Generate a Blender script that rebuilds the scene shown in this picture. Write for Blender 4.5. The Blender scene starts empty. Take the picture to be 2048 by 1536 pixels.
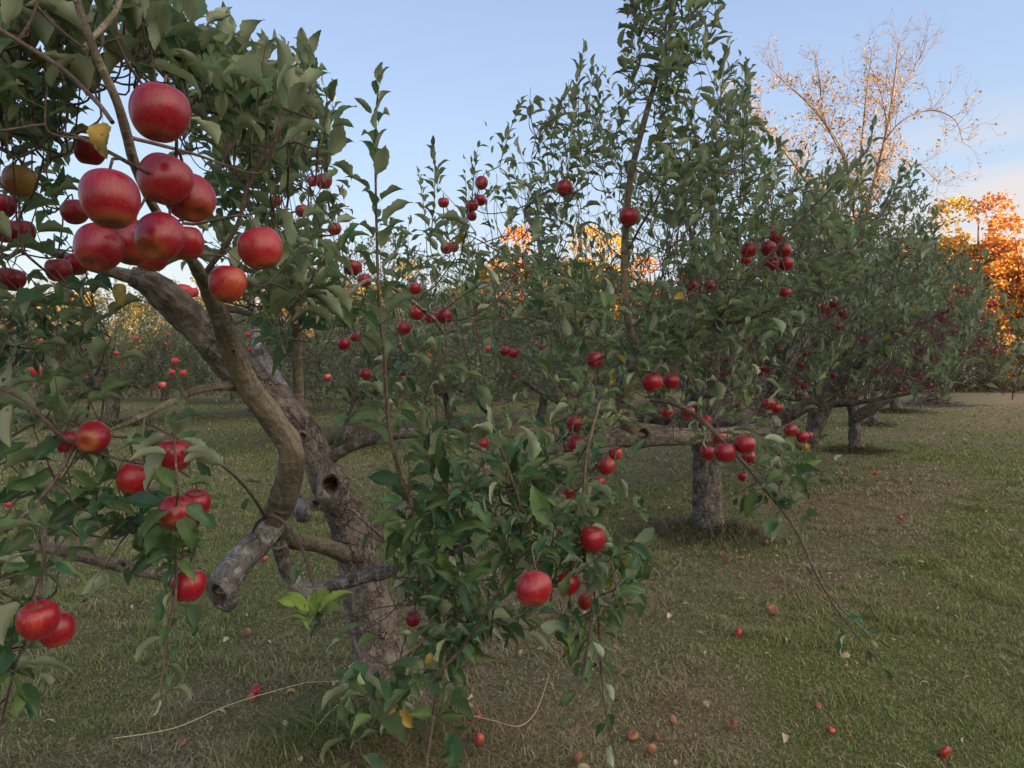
import bpy, math, random
import numpy as np
from mathutils import Vector
rad = math.radians
scene = bpy.context.scene
COL = scene.collection
# ------------------------------------------------------------------ camera
F = 1538.0
EYE = np.array([0.0, 0.0, 1.5])
PITCH = rad(1.04)
cam_d = bpy.data.cameras.new('camera')
cam = bpy.data.objects.new('camera', cam_d)
COL.objects.link(cam)
cam.location = EYE
cam.rotation_euler = (rad(90) - PITCH, 0, 0)
cam_d.sensor_width = 36.0
cam_d.lens = 36.0 * F / 2048.0
cam_d.clip_start = 0.05
cam_d.clip_end = 6000
scene.camera = cam
# ------------------------------------------------------------------ sky and sun (low sun, blocked by an unseen added rise on the right, back of the camera)
SUN_EL, SUN_AZ = 3.4, 130.0
SKY_STRENGTH = 0.15
scene.view_settings.view_transform = 'Standard'
scene.view_settings.look = 'None'
scene.view_settings.gamma = 1.0
scene.view_settings.exposure = 2.0
world = bpy.data.worlds.new('World')
scene.world = world
world.use_nodes = True
wn = world.node_tree
wl = wn.links
bg = wn.nodes['Background']
bg.inputs[1].default_value = SKY_STRENGTH
sky = wn.nodes.new('ShaderNodeTexSky')
sky.sky_type = 'NISHITA'
sky.sun_disc = False
sky.sun_elevation = rad(SUN_EL)
sky.sun_rotation = rad(SUN_AZ)
sky.ozone_density = 2.0
sky.dust_density = 0.6
tc = wn.nodes.new('ShaderNodeTexCoord')
sep = wn.nodes.new('ShaderNodeSeparateXYZ')
wl.new(tc.outputs['Generated'], sep.inputs[0])
ramp = wn.nodes.new('ShaderNodeValToRGB')
wl.new(sep.outputs[2], ramp.inputs[0])
cr = ramp.color_ramp
K = 1 / 0.6
SKYC = [(0.0, (.80, .72, .70)), (0.07, (.86, .84, .88)), (0.17, (.68, .80, .98)), (0.30, (.54, .69, .97)),
        (0.46, (.42, .545, .87)), (1.0, (.24, .33, .58))]
while len(cr.elements) < len(SKYC):
    cr.elements.new(0.5)
for e, (p, c) in zip(cr.elements, SKYC):
    e.position = p
    e.color = (c[0] * K, c[1] * K, c[2] * K, 1)
# sunset glow around the sun's azimuth
dotn = wn.nodes.new('ShaderNodeVectorMath'); dotn.operation = 'DOT_PRODUCT'
wl.new(tc.outputs['Generated'], dotn.inputs[0])
SD = Vector((math.sin(rad(SUN_AZ)), math.cos(rad(SUN_AZ)), 0.0))
dotn.inputs[1].default_value = SD
mr = wn.nodes.new('ShaderNodeMapRange')
wl.new(dotn.outputs['Value'], mr.inputs[0])
mr.inputs[1].default_value = -0.08; mr.inputs[2].default_value = 1.0
pw = wn.nodes.new('ShaderNodeMath'); pw.operation = 'POWER'
wl.new(mr.outputs[0], pw.inputs[0]); pw.inputs[1].default_value = 1.3
glow = wn.nodes.new('ShaderNodeMix'); glow.data_type = 'RGBA'
wl.new(pw.outputs[0], glow.inputs['Factor'])
wl.new(ramp.outputs[0], glow.inputs['A'])
glow.inputs['B'].default_value = (7.6, 6.2, 4.9, 1)
mixs = wn.nodes.new('ShaderNodeMix'); mixs.data_type = 'RGBA'
mixs.inputs['Factor'].default_value = 0.82
wl.new(sky.outputs[0], mixs.inputs['A'])
wl.new(glow.outputs['Result'], mixs.inputs['B'])
# thin warm cloud bank low in the sky, to the right of the view
mp = wn.nodes.new('ShaderNodeMapping')
wl.new(tc.outputs['Generated'], mp.inputs[0])
mp.inputs['Scale'].default_value = (1.6, 1.6, 14.0)
ns = wn.nodes.new('ShaderNodeTexNoise'); ns.inputs['Scale'].default_value = 1.7; ns.inputs['Detail'].default_value = 5
wl.new(mp.outputs[0], ns.inputs[0])
cz = wn.nodes.new('ShaderNodeMapRange'); wl.new(sep.outputs[2], cz.inputs[0])
cz.inputs[1].default_value = 0.30; cz.inputs[2].default_value = 0.14
cx = wn.nodes.new('ShaderNodeMapRange'); wl.new(sep.outputs[0], cx.inputs[0])
cx.inputs[1].default_value = 0.25; cx.inputs[2].default_value = 0.55
cm = wn.nodes.new('ShaderNodeMath'); cm.operation = 'MULTIPLY'
wl.new(cz.outputs[0], cm.inputs[0]); wl.new(cx.outputs[0], cm.inputs[1])
cn = wn.nodes.new('ShaderNodeMapRange'); wl.new(ns.outputs[0], cn.inputs[0])
cn.inputs[1].default_value = 0.36; cn.inputs[2].default_value = 0.6
cm2 = wn.nodes.new('ShaderNodeMath'); cm2.operation = 'MULTIPLY'
wl.new(cm.outputs[0], cm2.inputs[0]); wl.new(cn.outputs[0], cm2.inputs[1])
cl = wn.nodes.new('ShaderNodeMix'); cl.data_type = 'RGBA'
wl.new(cm2.outputs[0], cl.inputs['Factor'])
wl.new(mixs.outputs['Result'], cl.inputs['A'])
cl.inputs['B'].default_value = (.98 * K, .83 * K, .74 * K, 1)
wl.new(cl.outputs['Result'], bg.inputs[0])

sun_d = bpy.data.lights.new('sun', 'SUN')
sun = bpy.data.objects.new('sun', sun_d)
COL.objects.link(sun)
sun_d.energy = 4.2
sun_d.angle = rad(0.5)
sun_d.color = (1.0, 0.66, 0.40)
el, az = rad(SUN_EL), rad(SUN_AZ)
tosun = Vector((math.sin(az) * math.cos(el), math.cos(az) * math.cos(el), math.sin(el)))
sun.rotation_euler = tosun.to_track_quat('Z', 'Y').to_euler()
sun.location = (40, -40, 30)

# ------------------------------------------------------------------ helpers
cp, sp = math.cos(PITCH), math.sin(PITCH)
def P(px, py, d):
    """a point of the place seen at (px, py) of the 2048 px photograph, d metres ahead"""
    x = (px - 1024) / F * d
    v = -(py - 768) / F * d
    return np.array([x, d * cp + v * sp, EYE[2] - d * sp + v * cp])
def proj(p):
    p = np.asarray(p, float).reshape(-1, 3)
    q = p - EYE
    d = q[:, 1] * cp - q[:, 2] * sp
    v = q[:, 1] * sp + q[:, 2] * cp
    dd = np.where(d > .05, d, .05)
    return 1024 + q[:, 0] / dd * F, 768 - v / dd * F, d
def ground(px, py):
    d = 1.5 / (sp + (py - 768) / F * cp)
    p = P(px, py, d); p[2] = 0
    return p
def nrm(a):
    a = np.asarray(a, float)
    return a / np.maximum(np.linalg.norm(a, axis=-1, keepdims=True), 1e-9)
def inpoly(x, y, poly):
    x = np.asarray(x, float); y = np.asarray(y, float)
    r = np.zeros(x.shape, bool)
    n = len(poly)
    for i in range(n):
        x1, y1 = poly[i]; x2, y2 = poly[(i + 1) % n]
        c = ((y1 > y) != (y2 > y)) & (x < (x2 - x1) * (y - y1) / ((y2 - y1) or 1e-9) + x1)
        r ^= c
    return r
def _h(ix, iy, iz, s):
    n = (ix * 374761393 + iy * 668265263 + iz * 2147483647 + s * 1274126177) & 0xffffffff
    n = ((n ^ (n >> 13)) * 1274126177) & 0xffffffff
    return ((n ^ (n >> 16)) & 0xffff) / 65535.0
def vnoise(p, s=0):
    p = np.asarray(p, float)
    i = np.floor(p).astype(np.int64); f = p - i
    f = f * f * (3 - 2 * f)
    r = 0
    for dx in (0, 1):
        for dy in (0, 1):
            for dz in (0, 1):
                w = (f[..., 0] if dx else 1 - f[..., 0]) * (f[..., 1] if dy else 1 - f[..., 1]) * (f[..., 2] if dz else 1 - f[..., 2])
                r = r + w * _h(i[..., 0] + dx, i[..., 1] + dy, i[..., 2] + dz, s)
    return r * 2 - 1
def fbm(p, s=0, o=3):
    r, a = 0, 1.0
    p = np.asarray(p, float)
    for k in range(o):
        r = r + a * vnoise(p * 2 ** k, s + k); a *= .5
    return r
def link(o, parent=None):
    COL.objects.link(o)
    if parent is not None:
        o.parent = parent
        o.location = -Vector(parent.location)
    return o
def mesh(name, V, faces_flat, loops, mat, smooth=True, attrs=None, mats=None, midx=None):
    """V (n,3); faces_flat loop vertex indices; loops face sizes"""
    me = bpy.data.meshes.new(name)
    V = np.ascontiguousarray(V, np.float32)
    me.vertices.add(len(V)); me.vertices.foreach_set('co', V.ravel())
    faces_flat = np.ascontiguousarray(faces_flat, np.int32).ravel()
    loops = np.ascontiguousarray(loops, np.int32).ravel()
    me.loops.add(len(faces_flat)); me.loops.foreach_set('vertex_index', faces_flat)
    me.polygons.add(len(loops))
    st = np.concatenate([[0], np.cumsum(loops)[:-1]]).astype(np.int32)
    me.polygons.foreach_set('loop_start', st)
    me.polygons.foreach_set('use_smooth', np.full(len(loops), smooth, bool))
    for m in (mats or [mat]):
        me.materials.append(m)
    if midx is not None:
        me.polygons.foreach_set('material_index', np.ascontiguousarray(midx, np.int32))
    for k, a in (attrs or {}).items():
        at = me.attributes.new(k, 'FLOAT_VECTOR', 'POINT')
        at.data.foreach_set('vector', np.ascontiguousarray(a, np.float32).ravel())
    me.update(calc_edges=True)
    return me
def put(name, me, parent=None, loc=None):
    o = bpy.data.objects.new(name, me)
    COL.objects.link(o)
    if parent is not None:
        o.parent = parent
        o.location = -Vector(parent.location) if loc is None else loc
    elif loc is not None:
        o.location = loc
    return o
def thing(name, label, cat, loc=(0, 0, 0), group=None):
    o = bpy.data.objects.new(name, None)
    COL.objects.link(o)
    o.empty_display_size = .1
    o.location = [float(v) for v in loc]
    o['label'] = label; o['category'] = cat
    if group: o['group'] = group
    return o
def tag(o, label=None, cat=None, group=None, kind=None):
    if label: o['label'] = label
    if cat: o['category'] = cat
    if group: o['group'] = group
    if kind: o['kind'] = kind
    return o

# ------------------------------------------------------------------ materials
def newmat(name):
    m = bpy.data.materials.new(name); m.use_nodes = True
    nt = m.node_tree
    return m, nt, nt.nodes['Principled BSDF'], nt.nodes['Material Output']
def N(nt, t, **kw):
    n = nt.nodes.new(t)
    for k, v in kw.items():
        if isinstance(k, str) and hasattr(n, k): setattr(n, k, v)
    return n
def mixc(nt, f, a, b, blend='MIX'):
    m = nt.nodes.new('ShaderNodeMix'); m.data_type = 'RGBA'; m.blend_type = blend
    for s, v in (('Factor', f), ('A', a), ('B', b)):
        if isinstance(v, bpy.types.NodeSocket): nt.links.new(v, m.inputs[s])
        elif isinstance(v, (int, float)) and s == 'Factor': m.inputs[s].default_value = v
        else: m.inputs[s].default_value = (*v, 1)
    return m.outputs['Result']
def mrange(nt, x, a, b, c=0., d=1.):
    n = nt.nodes.new('ShaderNodeMapRange'); nt.links.new(x, n.inputs[0])
    for i, v in zip((1, 2, 3, 4), (a, b, c, d)): n.inputs[i].default_value = v
    return n.outputs[0]
def mth(nt, op, a, b=None):
    n = nt.nodes.new('ShaderNodeMath'); n.operation = op
    for i, v in enumerate((a, b)):
        if v is None: continue
        if isinstance(v, bpy.types.NodeSocket): nt.links.new(v, n.inputs[i])
        else: n.inputs[i].default_value = v
    return n.outputs[0]
def noise(nt, vec, scale, detail=4, rough=.55):
    n = nt.nodes.new('ShaderNodeTexNoise'); n.inputs['Scale'].default_value = scale
    n.inputs['Detail'].default_value = detail; n.inputs['Roughness'].default_value = rough
    nt.links.new(vec, n.inputs['Vector'])
    return n.outputs[0]
def attr(nt, name):
    n = nt.nodes.new('ShaderNodeAttribute'); n.attribute_name = name
    return n.outputs['Vector']
def scalev(nt, v, s):
    n = nt.nodes.new('ShaderNodeMapping'); nt.links.new(v, n.inputs[0]); n.inputs['Scale'].default_value = s
    return n.outputs[0]
def sepv(nt, v):
    n = nt.nodes.new('ShaderNodeSeparateXYZ'); nt.links.new(v, n.inputs[0]); return n.outputs
def bump(nt, h, st, dist, bs):
    b = nt.nodes.new('ShaderNodeBump'); b.inputs['Strength'].default_value = st; b.inputs['Distance'].default_value = dist
    nt.links.new(h, b.inputs['Height']); nt.links.new(b.outputs[0], bs.inputs['Normal'])

def leaf_mat(name, top, top2, back, yellow=(.34, .235, .035), fine=True, trans=.22, lum=1.0):
    m, nt, bs, out = newmat(name)
    a = sepv(nt, attr(nt, 'luv')); r = sepv(nt, attr(nt, 'lrn'))
    u, v = a[0], a[1]
    c = mixc(nt, r[0], top, top2)
    geo = nt.nodes.new('ShaderNodeNewGeometry')
    bk = mixc(nt, r[0], back, tuple(x * .78 for x in back))
    if fine:
        au = mth(nt, 'ABSOLUTE', u)
        rib = mrange(nt, au, .0, .07, 1, 0)
        # side veins sweep forward from the midrib
        ph = mth(nt, 'ADD', mth(nt, 'MULTIPLY', v, 8.5), mth(nt, 'MULTIPLY', au, -2.6))
        w = mth(nt, 'ABSOLUTE', mth(nt, 'SUBTRACT', mth(nt, 'FRACT', ph), .5))
        vein = mrange(nt, w, .06, .0, 0, .55)
        vv = mth(nt, 'MAXIMUM', rib, vein)
        c = mixc(nt, mth(nt, 'MULTIPLY', vv, .6), c, (.16, .22, .09))
        bk = mixc(nt, mth(nt, 'MULTIPLY', vv, .6), bk, (.42, .46, .30))
    c = mixc(nt, geo.outputs['Backfacing'], c, bk)
    # autumn turning: whole leaf when type is high, blotches otherwise
    tco = nt.nodes.new('ShaderNodeTexCoord')
    nz = noise(nt, tco.outputs['Object'], 22, 3)
    ye = mrange(nt, r[1], .955, .985)
    yc = mixc(nt, mrange(nt, nz, .42, .62), yellow, (.13, .13, .04))
    c = mixc(nt, ye, c, yc)
    if fine:
        nz2 = noise(nt, tco.outputs['Object'], 60, 2)
        sp_ = mth(nt, 'MULTIPLY', mrange(nt, nz2, .66, .72), mrange(nt, r[1], .35, .8))
        c = mixc(nt, sp_, c, (.12, .055, .025))
    val = mrange(nt, r[2], 0, 1, .62 * lum, 1.34 * lum)
    hsv = nt.nodes.new('ShaderNodeHueSaturation'); nt.links.new(c, hsv.inputs['Color']); nt.links.new(val, hsv.inputs['Value'])
    nt.links.new(hsv.outputs[0], bs.inputs['Base Color'])
    bs.inputs['Roughness'].default_value = .5
    bs.inputs['Specular IOR Level'].default_value = .36
    tr = nt.nodes.new('ShaderNodeBsdfTranslucent')
    nt.links.new(mixc(nt, .5, hsv.outputs[0], (.12, .2, .03)), tr.inputs[0])
    mx = nt.nodes.new('ShaderNodeMixShader'); mx.inputs[0].default_value = trans
    nt.links.new(bs.outputs[0], mx.inputs[1]); nt.links.new(tr.outputs[0], mx.inputs[2])
    nt.links.new(mx.outputs[0], out.inputs[0])
    return m
def bark_mat(name, dark, mid, light, lichen=.4, plates=0.0, ring=1.0):
    m, nt, bs, out = newmat(name)
    b = attr(nt, 'bark')
    n1 = noise(nt, scalev(nt, b, (1, 1, .8)), 9, 5)
    n2 = noise(nt, scalev(nt, b, (10, 10, 70)), 1.2, 4, .65)       # fine rings round the limb
    n3 = noise(nt, scalev(nt, b, (60, 60, 14)), 1.5, 5, .65)       # long cracks
    n4 = noise(nt, b, 26, 6, .7)
    c = mixc(nt, mrange(nt, n1, .35, .65), dark, mid)
    c = mixc(nt, mth(nt, 'MULTIPLY', mrange(nt, n4, .5, .62), lichen), c, light)
    crack = mrange(nt, n3, .40, .52, 1, 0)
    if plates > .4:                                     # curling plates parted by dark seams
        wob = nt.nodes.new('ShaderNodeVectorMath'); wob.operation = 'ADD'
        nz_ = nt.nodes.new('ShaderNodeTexNoise'); nz_.inputs['Scale'].default_value = 30; nt.links.new(b, nz_.inputs['Vector'])
        sc_ = nt.nodes.new('ShaderNodeVectorMath'); sc_.operation = 'SCALE'; nt.links.new(nz_.outputs['Color'], sc_.inputs[0]); sc_.inputs['Scale'].default_value = .05
        nt.links.new(b, wob.inputs[0]); nt.links.new(sc_.outputs[0], wob.inputs[1])
        vo = nt.nodes.new('ShaderNodeTexVoronoi'); vo.feature = 'DISTANCE_TO_EDGE'; vo.inputs['Scale'].default_value = 30
        nt.links.new(scalev(nt, wob.outputs[0], (1.3, 1.3, .6)), vo.inputs['Vector'])
        seam = mth(nt, 'MULTIPLY', mrange(nt, vo.outputs['Distance'], .10, .01), mrange(nt, noise(nt, b, 7, 3), .42, .58))
        vc = nt.nodes.new('ShaderNodeTexVoronoi'); vc.inputs['Scale'].default_value = 30; nt.links.new(scalev(nt, wob.outputs[0], (1.3, 1.3, .6)), vc.inputs['Vector'])
        c = mixc(nt, mth(nt, 'MULTIPLY', mrange(nt, sepv(nt, vc.outputs['Color'])[0], .55, .9), .5), c, light)
        crack = mth(nt, 'MAXIMUM', mth(nt, 'MULTIPLY', crack, .5), seam)
        n3 = mth(nt, 'SUBTRACT', n3, mth(nt, 'MULTIPLY', seam, 1.2))
    c = mixc(nt, mth(nt, 'MULTIPLY', crack, .35 + plates * .5), c, tuple(x * .3 for x in dark))
    lent = mth(nt, 'MULTIPLY', mrange(nt, n2, .60, .68), .5 * ring)
    c = mixc(nt, lent, c, tuple(min(1, x * 1.25) for x in light))
    ln2 = mth(nt, 'MULTIPLY', mrange(nt, n2, .40, .33), .5 * ring)
    c = mixc(nt, ln2, c, tuple(x * .45 for x in dark))
    fl = mth(nt, 'MULTIPLY', mrange(nt, noise(nt, b, 70, 3, .6), .6, .68), .55)
    c = mixc(nt, fl, c, (.30, .31, .26))
    nt.links.new(c, bs.inputs['Base Color'])
    bs.inputs['Roughness'].default_value = .85
    bs.inputs['Specular IOR Level'].default_value = .25
    h = mth(nt, 'ADD', mth(nt, 'MULTIPLY', n3, 1.2 + plates), mth(nt, 'ADD', mth(nt, 'MULTIPLY', n2, .8 * ring), n4))
    bump(nt, h, .9, .006 + plates * .006, bs)
    return m
def plain_mat(name, c1, c2, scale=8, rough=.8, spec=.3):
    m, nt, bs, out = newmat(name)
    t = nt.nodes.new('ShaderNodeTexCoord')
    n = noise(nt, t.outputs['Object'], scale, 5)
    nt.links.new(mixc(nt, mrange(nt, n, .35, .65), c1, c2), bs.inputs['Base Color'])
    bs.inputs['Roughness'].default_value = rough
    bs.inputs['Specular IOR Level'].default_value = spec
    bump(nt, n, .4, .01, bs)
    return m
def apple_mat(name, red, deep, blush, amount, rough=.30):
    """red skin with streaks, a paler blush on one side and round the eye"""
    m, nt, bs, out = newmat(name)
    t = nt.nodes.new('ShaderNodeTexCoord').outputs['Object']
    s = sepv(nt, t)
    info = nt.nodes.new('ShaderNodeObjectInfo')
    off = nt.nodes.new('ShaderNodeVectorMath'); off.operation = 'ADD'
    nt.links.new(t, off.inputs[0])
    cmb = nt.nodes.new('ShaderNodeCombineXYZ'); nt.links.new(mth(nt, 'MULTIPLY', info.outputs['Random'], 37.), cmb.inputs[0])
    nt.links.new(cmb.outputs[0], off.inputs[1])
    tv = off.outputs[0]
    n1 = noise(nt, tv, 2.2, 3)
    st = noise(nt, scalev(nt, tv, (15, 15, 1.6)), 1.6, 5, .6)
    c = mixc(nt, mrange(nt, st, .38, .66), deep, red)
    bl = mth(nt, 'ADD', mth(nt, 'MULTIPLY', s[0], .9), mth(nt, 'MULTIPLY', n1, .9))
    bl = mth(nt, 'ADD', bl, mth(nt, 'MULTIPLY', st, .5))
    f = mrange(nt, bl, 1.12 - amount, 1.5 - amount)
    c = mixc(nt, f, c, blush)
    low = mth(nt, 'MULTIPLY', mrange(nt, s[2], -.30, -.46), mrange(nt, n1, .3, .62, .25, 1.))
    c = mixc(nt, mth(nt, 'MULTIPLY', low, .55), c, tuple(.45 * a + .55 * b for a, b in zip(red, (.45, .28, .05))))
    top = mrange(nt, s[2], .33, .27, 0, 1)
    r2 = mth(nt, 'SQRT', mth(nt, 'ADD', mth(nt, 'MULTIPLY', s[0], s[0]), mth(nt, 'MULTIPLY', s[1], s[1])))
    cav = mth(nt, 'MULTIPLY', mrange(nt, r2, .16, .05), mrange(nt, s[2], .0, .1))
    c = mixc(nt, mth(nt, 'MULTIPLY', cav, .8), c, (.16, .13, .03))
    vo = nt.nodes.new('ShaderNodeTexVoronoi'); vo.inputs['Scale'].default_value = 13
    nt.links.new(tv, vo.inputs['Vector'])
    dots = mth(nt, 'MULTIPLY', mrange(nt, vo.outputs['Distance'], .11, .06), .45)
    c = mixc(nt, dots, c, (.62, .34, .18))
    nt.links.new(c, bs.inputs['Base Color'])
    rn = mrange(nt, noise(nt, tv, 5, 4), .3, .7, rough - .08, rough + .08)
    nt.links.new(rn, bs.inputs['Roughness'])
    bs.inputs['Specular IOR Level'].default_value = .5
    bs.inputs['Subsurface Weight'].default_value = .0
    bs.inputs['Sheen Weight'].default_value = .04
    bs.inputs['Sheen Roughness'].default_value = .5
    bump(nt, noise(nt, tv, 26, 3), .08, .01, bs)
    return m
M = {}
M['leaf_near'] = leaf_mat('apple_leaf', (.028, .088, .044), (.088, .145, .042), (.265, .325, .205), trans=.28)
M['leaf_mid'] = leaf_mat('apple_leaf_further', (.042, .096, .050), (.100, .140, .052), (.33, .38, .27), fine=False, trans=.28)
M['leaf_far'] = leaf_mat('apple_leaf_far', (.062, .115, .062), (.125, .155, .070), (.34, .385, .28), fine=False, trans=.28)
M['leaf_lime'] = leaf_mat('young_leaf', (.16, .27, .05), (.22, .32, .06), (.25, .33, .14))
M['bark'] = bark_mat('apple_bark', (.10, .085, .07), (.20, .175, .145), (.36, .35, .32), .55, .35)
M['bark_plates'] = bark_mat('apple_bark_scaly', (.115, .092, .08), (.225, .19, .165), (.37, .34, .315), .4, .55, .5)
M['bark_old'] = bark_mat('apple_bark_dark', (.065, .055, .046), (.155, .135, .112), (.30, .29, .27), .45, .6, .7)
M['bark_young'] = bark_mat('apple_bark_smooth', (.085, .072, .052), (.225, .195, .135), (.36, .34, .27), .35, .1, 1.0)
M['bark_lichen'] = bark_mat('apple_bark_lichen', (.09, .08, .075), (.26, .25, .24), (.46, .46, .46), .75, .4, 1.0)
M['twig'] = bark_mat('twig_bark', (.075, .05, .042), (.15, .11, .09), (.25, .22, .20), .3, 0, .5)
M['apple_red'] = apple_mat('apple_skin_crimson', (.27, .005, .018), (.16, .003, .009), (.40, .06, .03), -.05)
M['apple_mix'] = apple_mat('apple_skin_red', (.31, .007, .019), (.18, .004, .010), (.42, .075, .03), .02)
M['apple_orange'] = apple_mat('apple_skin_blushed', (.36, .014, .017), (.23, .008, .011), (.42, .085, .026), .22)
M['apple_olive'] = apple_mat('apple_skin_olive', (.36, .06, .025), (.26, .03, .015), (.30, .17, .04), .55)
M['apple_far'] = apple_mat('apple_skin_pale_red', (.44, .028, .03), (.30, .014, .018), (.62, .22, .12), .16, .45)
M['apple_rot'] = apple_mat('apple_skin_rotten', (.25, .09, .05), (.11, .04, .025), (.30, .14, .07), .45, .7)
M['stem'] = plain_mat('apple_stem', (.10, .07, .04), (.2, .15, .08), 30)
M['calyx'] = plain_mat('apple_eye', (.05, .035, .02), (.16, .12, .06), 30)
M['rot'] = plain_mat('rotten_wood', (.02, .014, .012), (.09, .065, .05), 60)
M['straw'] = plain_mat('straw', (.42, .36, .2), (.55, .48, .3), 30)
M['dead_leaf'] = plain_mat('dead_leaf', (.42, .36, .27), (.26, .17, .09), 14)
# ------------------------------------------------------------------ tubes (trunks, limbs, twigs)
def spline(pts, rs, step):
    pts = np.asarray(pts, float); rs = np.asarray(rs, float)
    out, ro = [], []
    n = len(pts)
    for i in range(n - 1):
        p0 = pts[max(i - 1, 0)]; p1 = pts[i]; p2 = pts[i + 1]; p3 = pts[min(i + 2, n - 1)]
        k = max(2, int(np.linalg.norm(p2 - p1) / step))
        t = np.arange(k) / k
        for q in t:
            q2, q3 = q * q, q ** 3
            out.append(.5 * (2 * p1 + (p2 - p0) * q + (2 * p0 - 5 * p1 + 4 * p2 - p3) * q2 + (3 * p1 - p0 - 3 * p2 + p3) * q3))
            ro.append(rs[i] + (rs[i + 1] - rs[i]) * q * q * (3 - 2 * q) if i else rs[i] + (rs[i + 1] - rs[i]) * q)
    out.append(pts[-1]); ro.append(rs[-1])
    return np.array(out), np.array(ro)
class Tubes:
    def __init__(s):
        s.V, s.F, s.B, s.n = [], [], [], 0
    def add(s, pts, rs, sides=8, rough=0.0, seed=0, cap=True, flare=0):
        pts = np.asarray(pts, float); rs = np.asarray(rs, float)
        n = len(pts)
        T = nrm(np.gradient(pts, axis=0))
        ref = np.array([0.31, .17, .93]) if abs(T[0][2]) < .8 else np.array([.9, .3, .1])
        U = nrm(np.cross(T, ref)); W = np.cross(T, U)
        for i in range(1, n):                       # parallel transport
            u = U[i - 1] - T[i] * (U[i - 1] @ T[i]); U[i] = u / (np.linalg.norm(u) + 1e-9); W[i] = np.cross(T[i], U[i])
        a = np.arange(sides) * 2 * math.pi / sides
        ca, sa = np.cos(a), np.sin(a)
        ln = np.concatenate([[0], np.cumsum(np.linalg.norm(np.diff(pts, axis=0), axis=1))])
        D = U[:, None] * ca[None, :, None] + W[:, None] * sa[None, :, None]
        R = np.repeat(rs[:, None], sides, 1)
        bk = np.stack([R * ca, R * sa, np.repeat(ln[:, None], sides, 1)], -1) + seed * 3.7
        if rough > 0:
            rr = np.mean(rs)
            q = np.stack([ca[None].repeat(n, 0) * 1.3, sa[None].repeat(n, 0) * 1.3, bk[..., 2] / (rr * 2.2)], -1) + seed * 11.3
            R = R * (1 + rough * (1.1 * vnoise(q, seed) + .6 * vnoise(q * 2.3, seed + 1) + .35 * vnoise(q * np.array([5, 5, 3.]), seed + 2)
                                  + .22 * vnoise(q * np.array([9, 9, 7.]), seed + 5)))
        V = pts[:, None] + D * R[..., None]
        i = np.arange(n - 1)[:, None] * sides; j = np.arange(sides)[None]; j2 = (j + 1) % sides
        F_ = np.stack([i + j, i + j2, i + sides + j2, i + sides + j], -1).reshape(-1, 4) + s.n
        s.V.append(V.reshape(-1, 3)); s.F.append(F_); s.B.append(bk.reshape(-1, 3)); s.n += n * sides
        if cap:
            for e, r in ((0, 0), (n - 1, (n - 1) * sides)):
                c = pts[e] + (T[e] if e else -T[e]) * rs[e] * .25
                s.V.append(c[None]); s.B.append(bk[e].mean(0)[None])
                k = s.n; s.n += 1
                b = k - 1 - (n * sides - 1) if e == 0 else None
                base = (k - n * sides) if e == 0 else (k - 1 - n * sides)
                jj = np.arange(sides)
                A = base + r + jj; Bq = base + r + (jj + 1) % sides
                tri = np.stack([A, Bq, np.full(sides, k), np.full(sides, k)], -1)
                s.F.append(tri)
    def build(s, name, mat, parent=None, loc=None):
        if not s.V: return None
        V = np.concatenate(s.V); Fq = np.concatenate(s.F); B = np.concatenate(s.B)
        tri = Fq[:, 2] == Fq[:, 3]
        sizes = np.where(tri, 3, 4)
        mask = np.ones(Fq.shape, bool); mask[tri, 3] = False
        me = mesh(name, V, Fq[mask], sizes, mat, attrs={'bark': B})
        return put(name, me, parent, loc)
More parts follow.
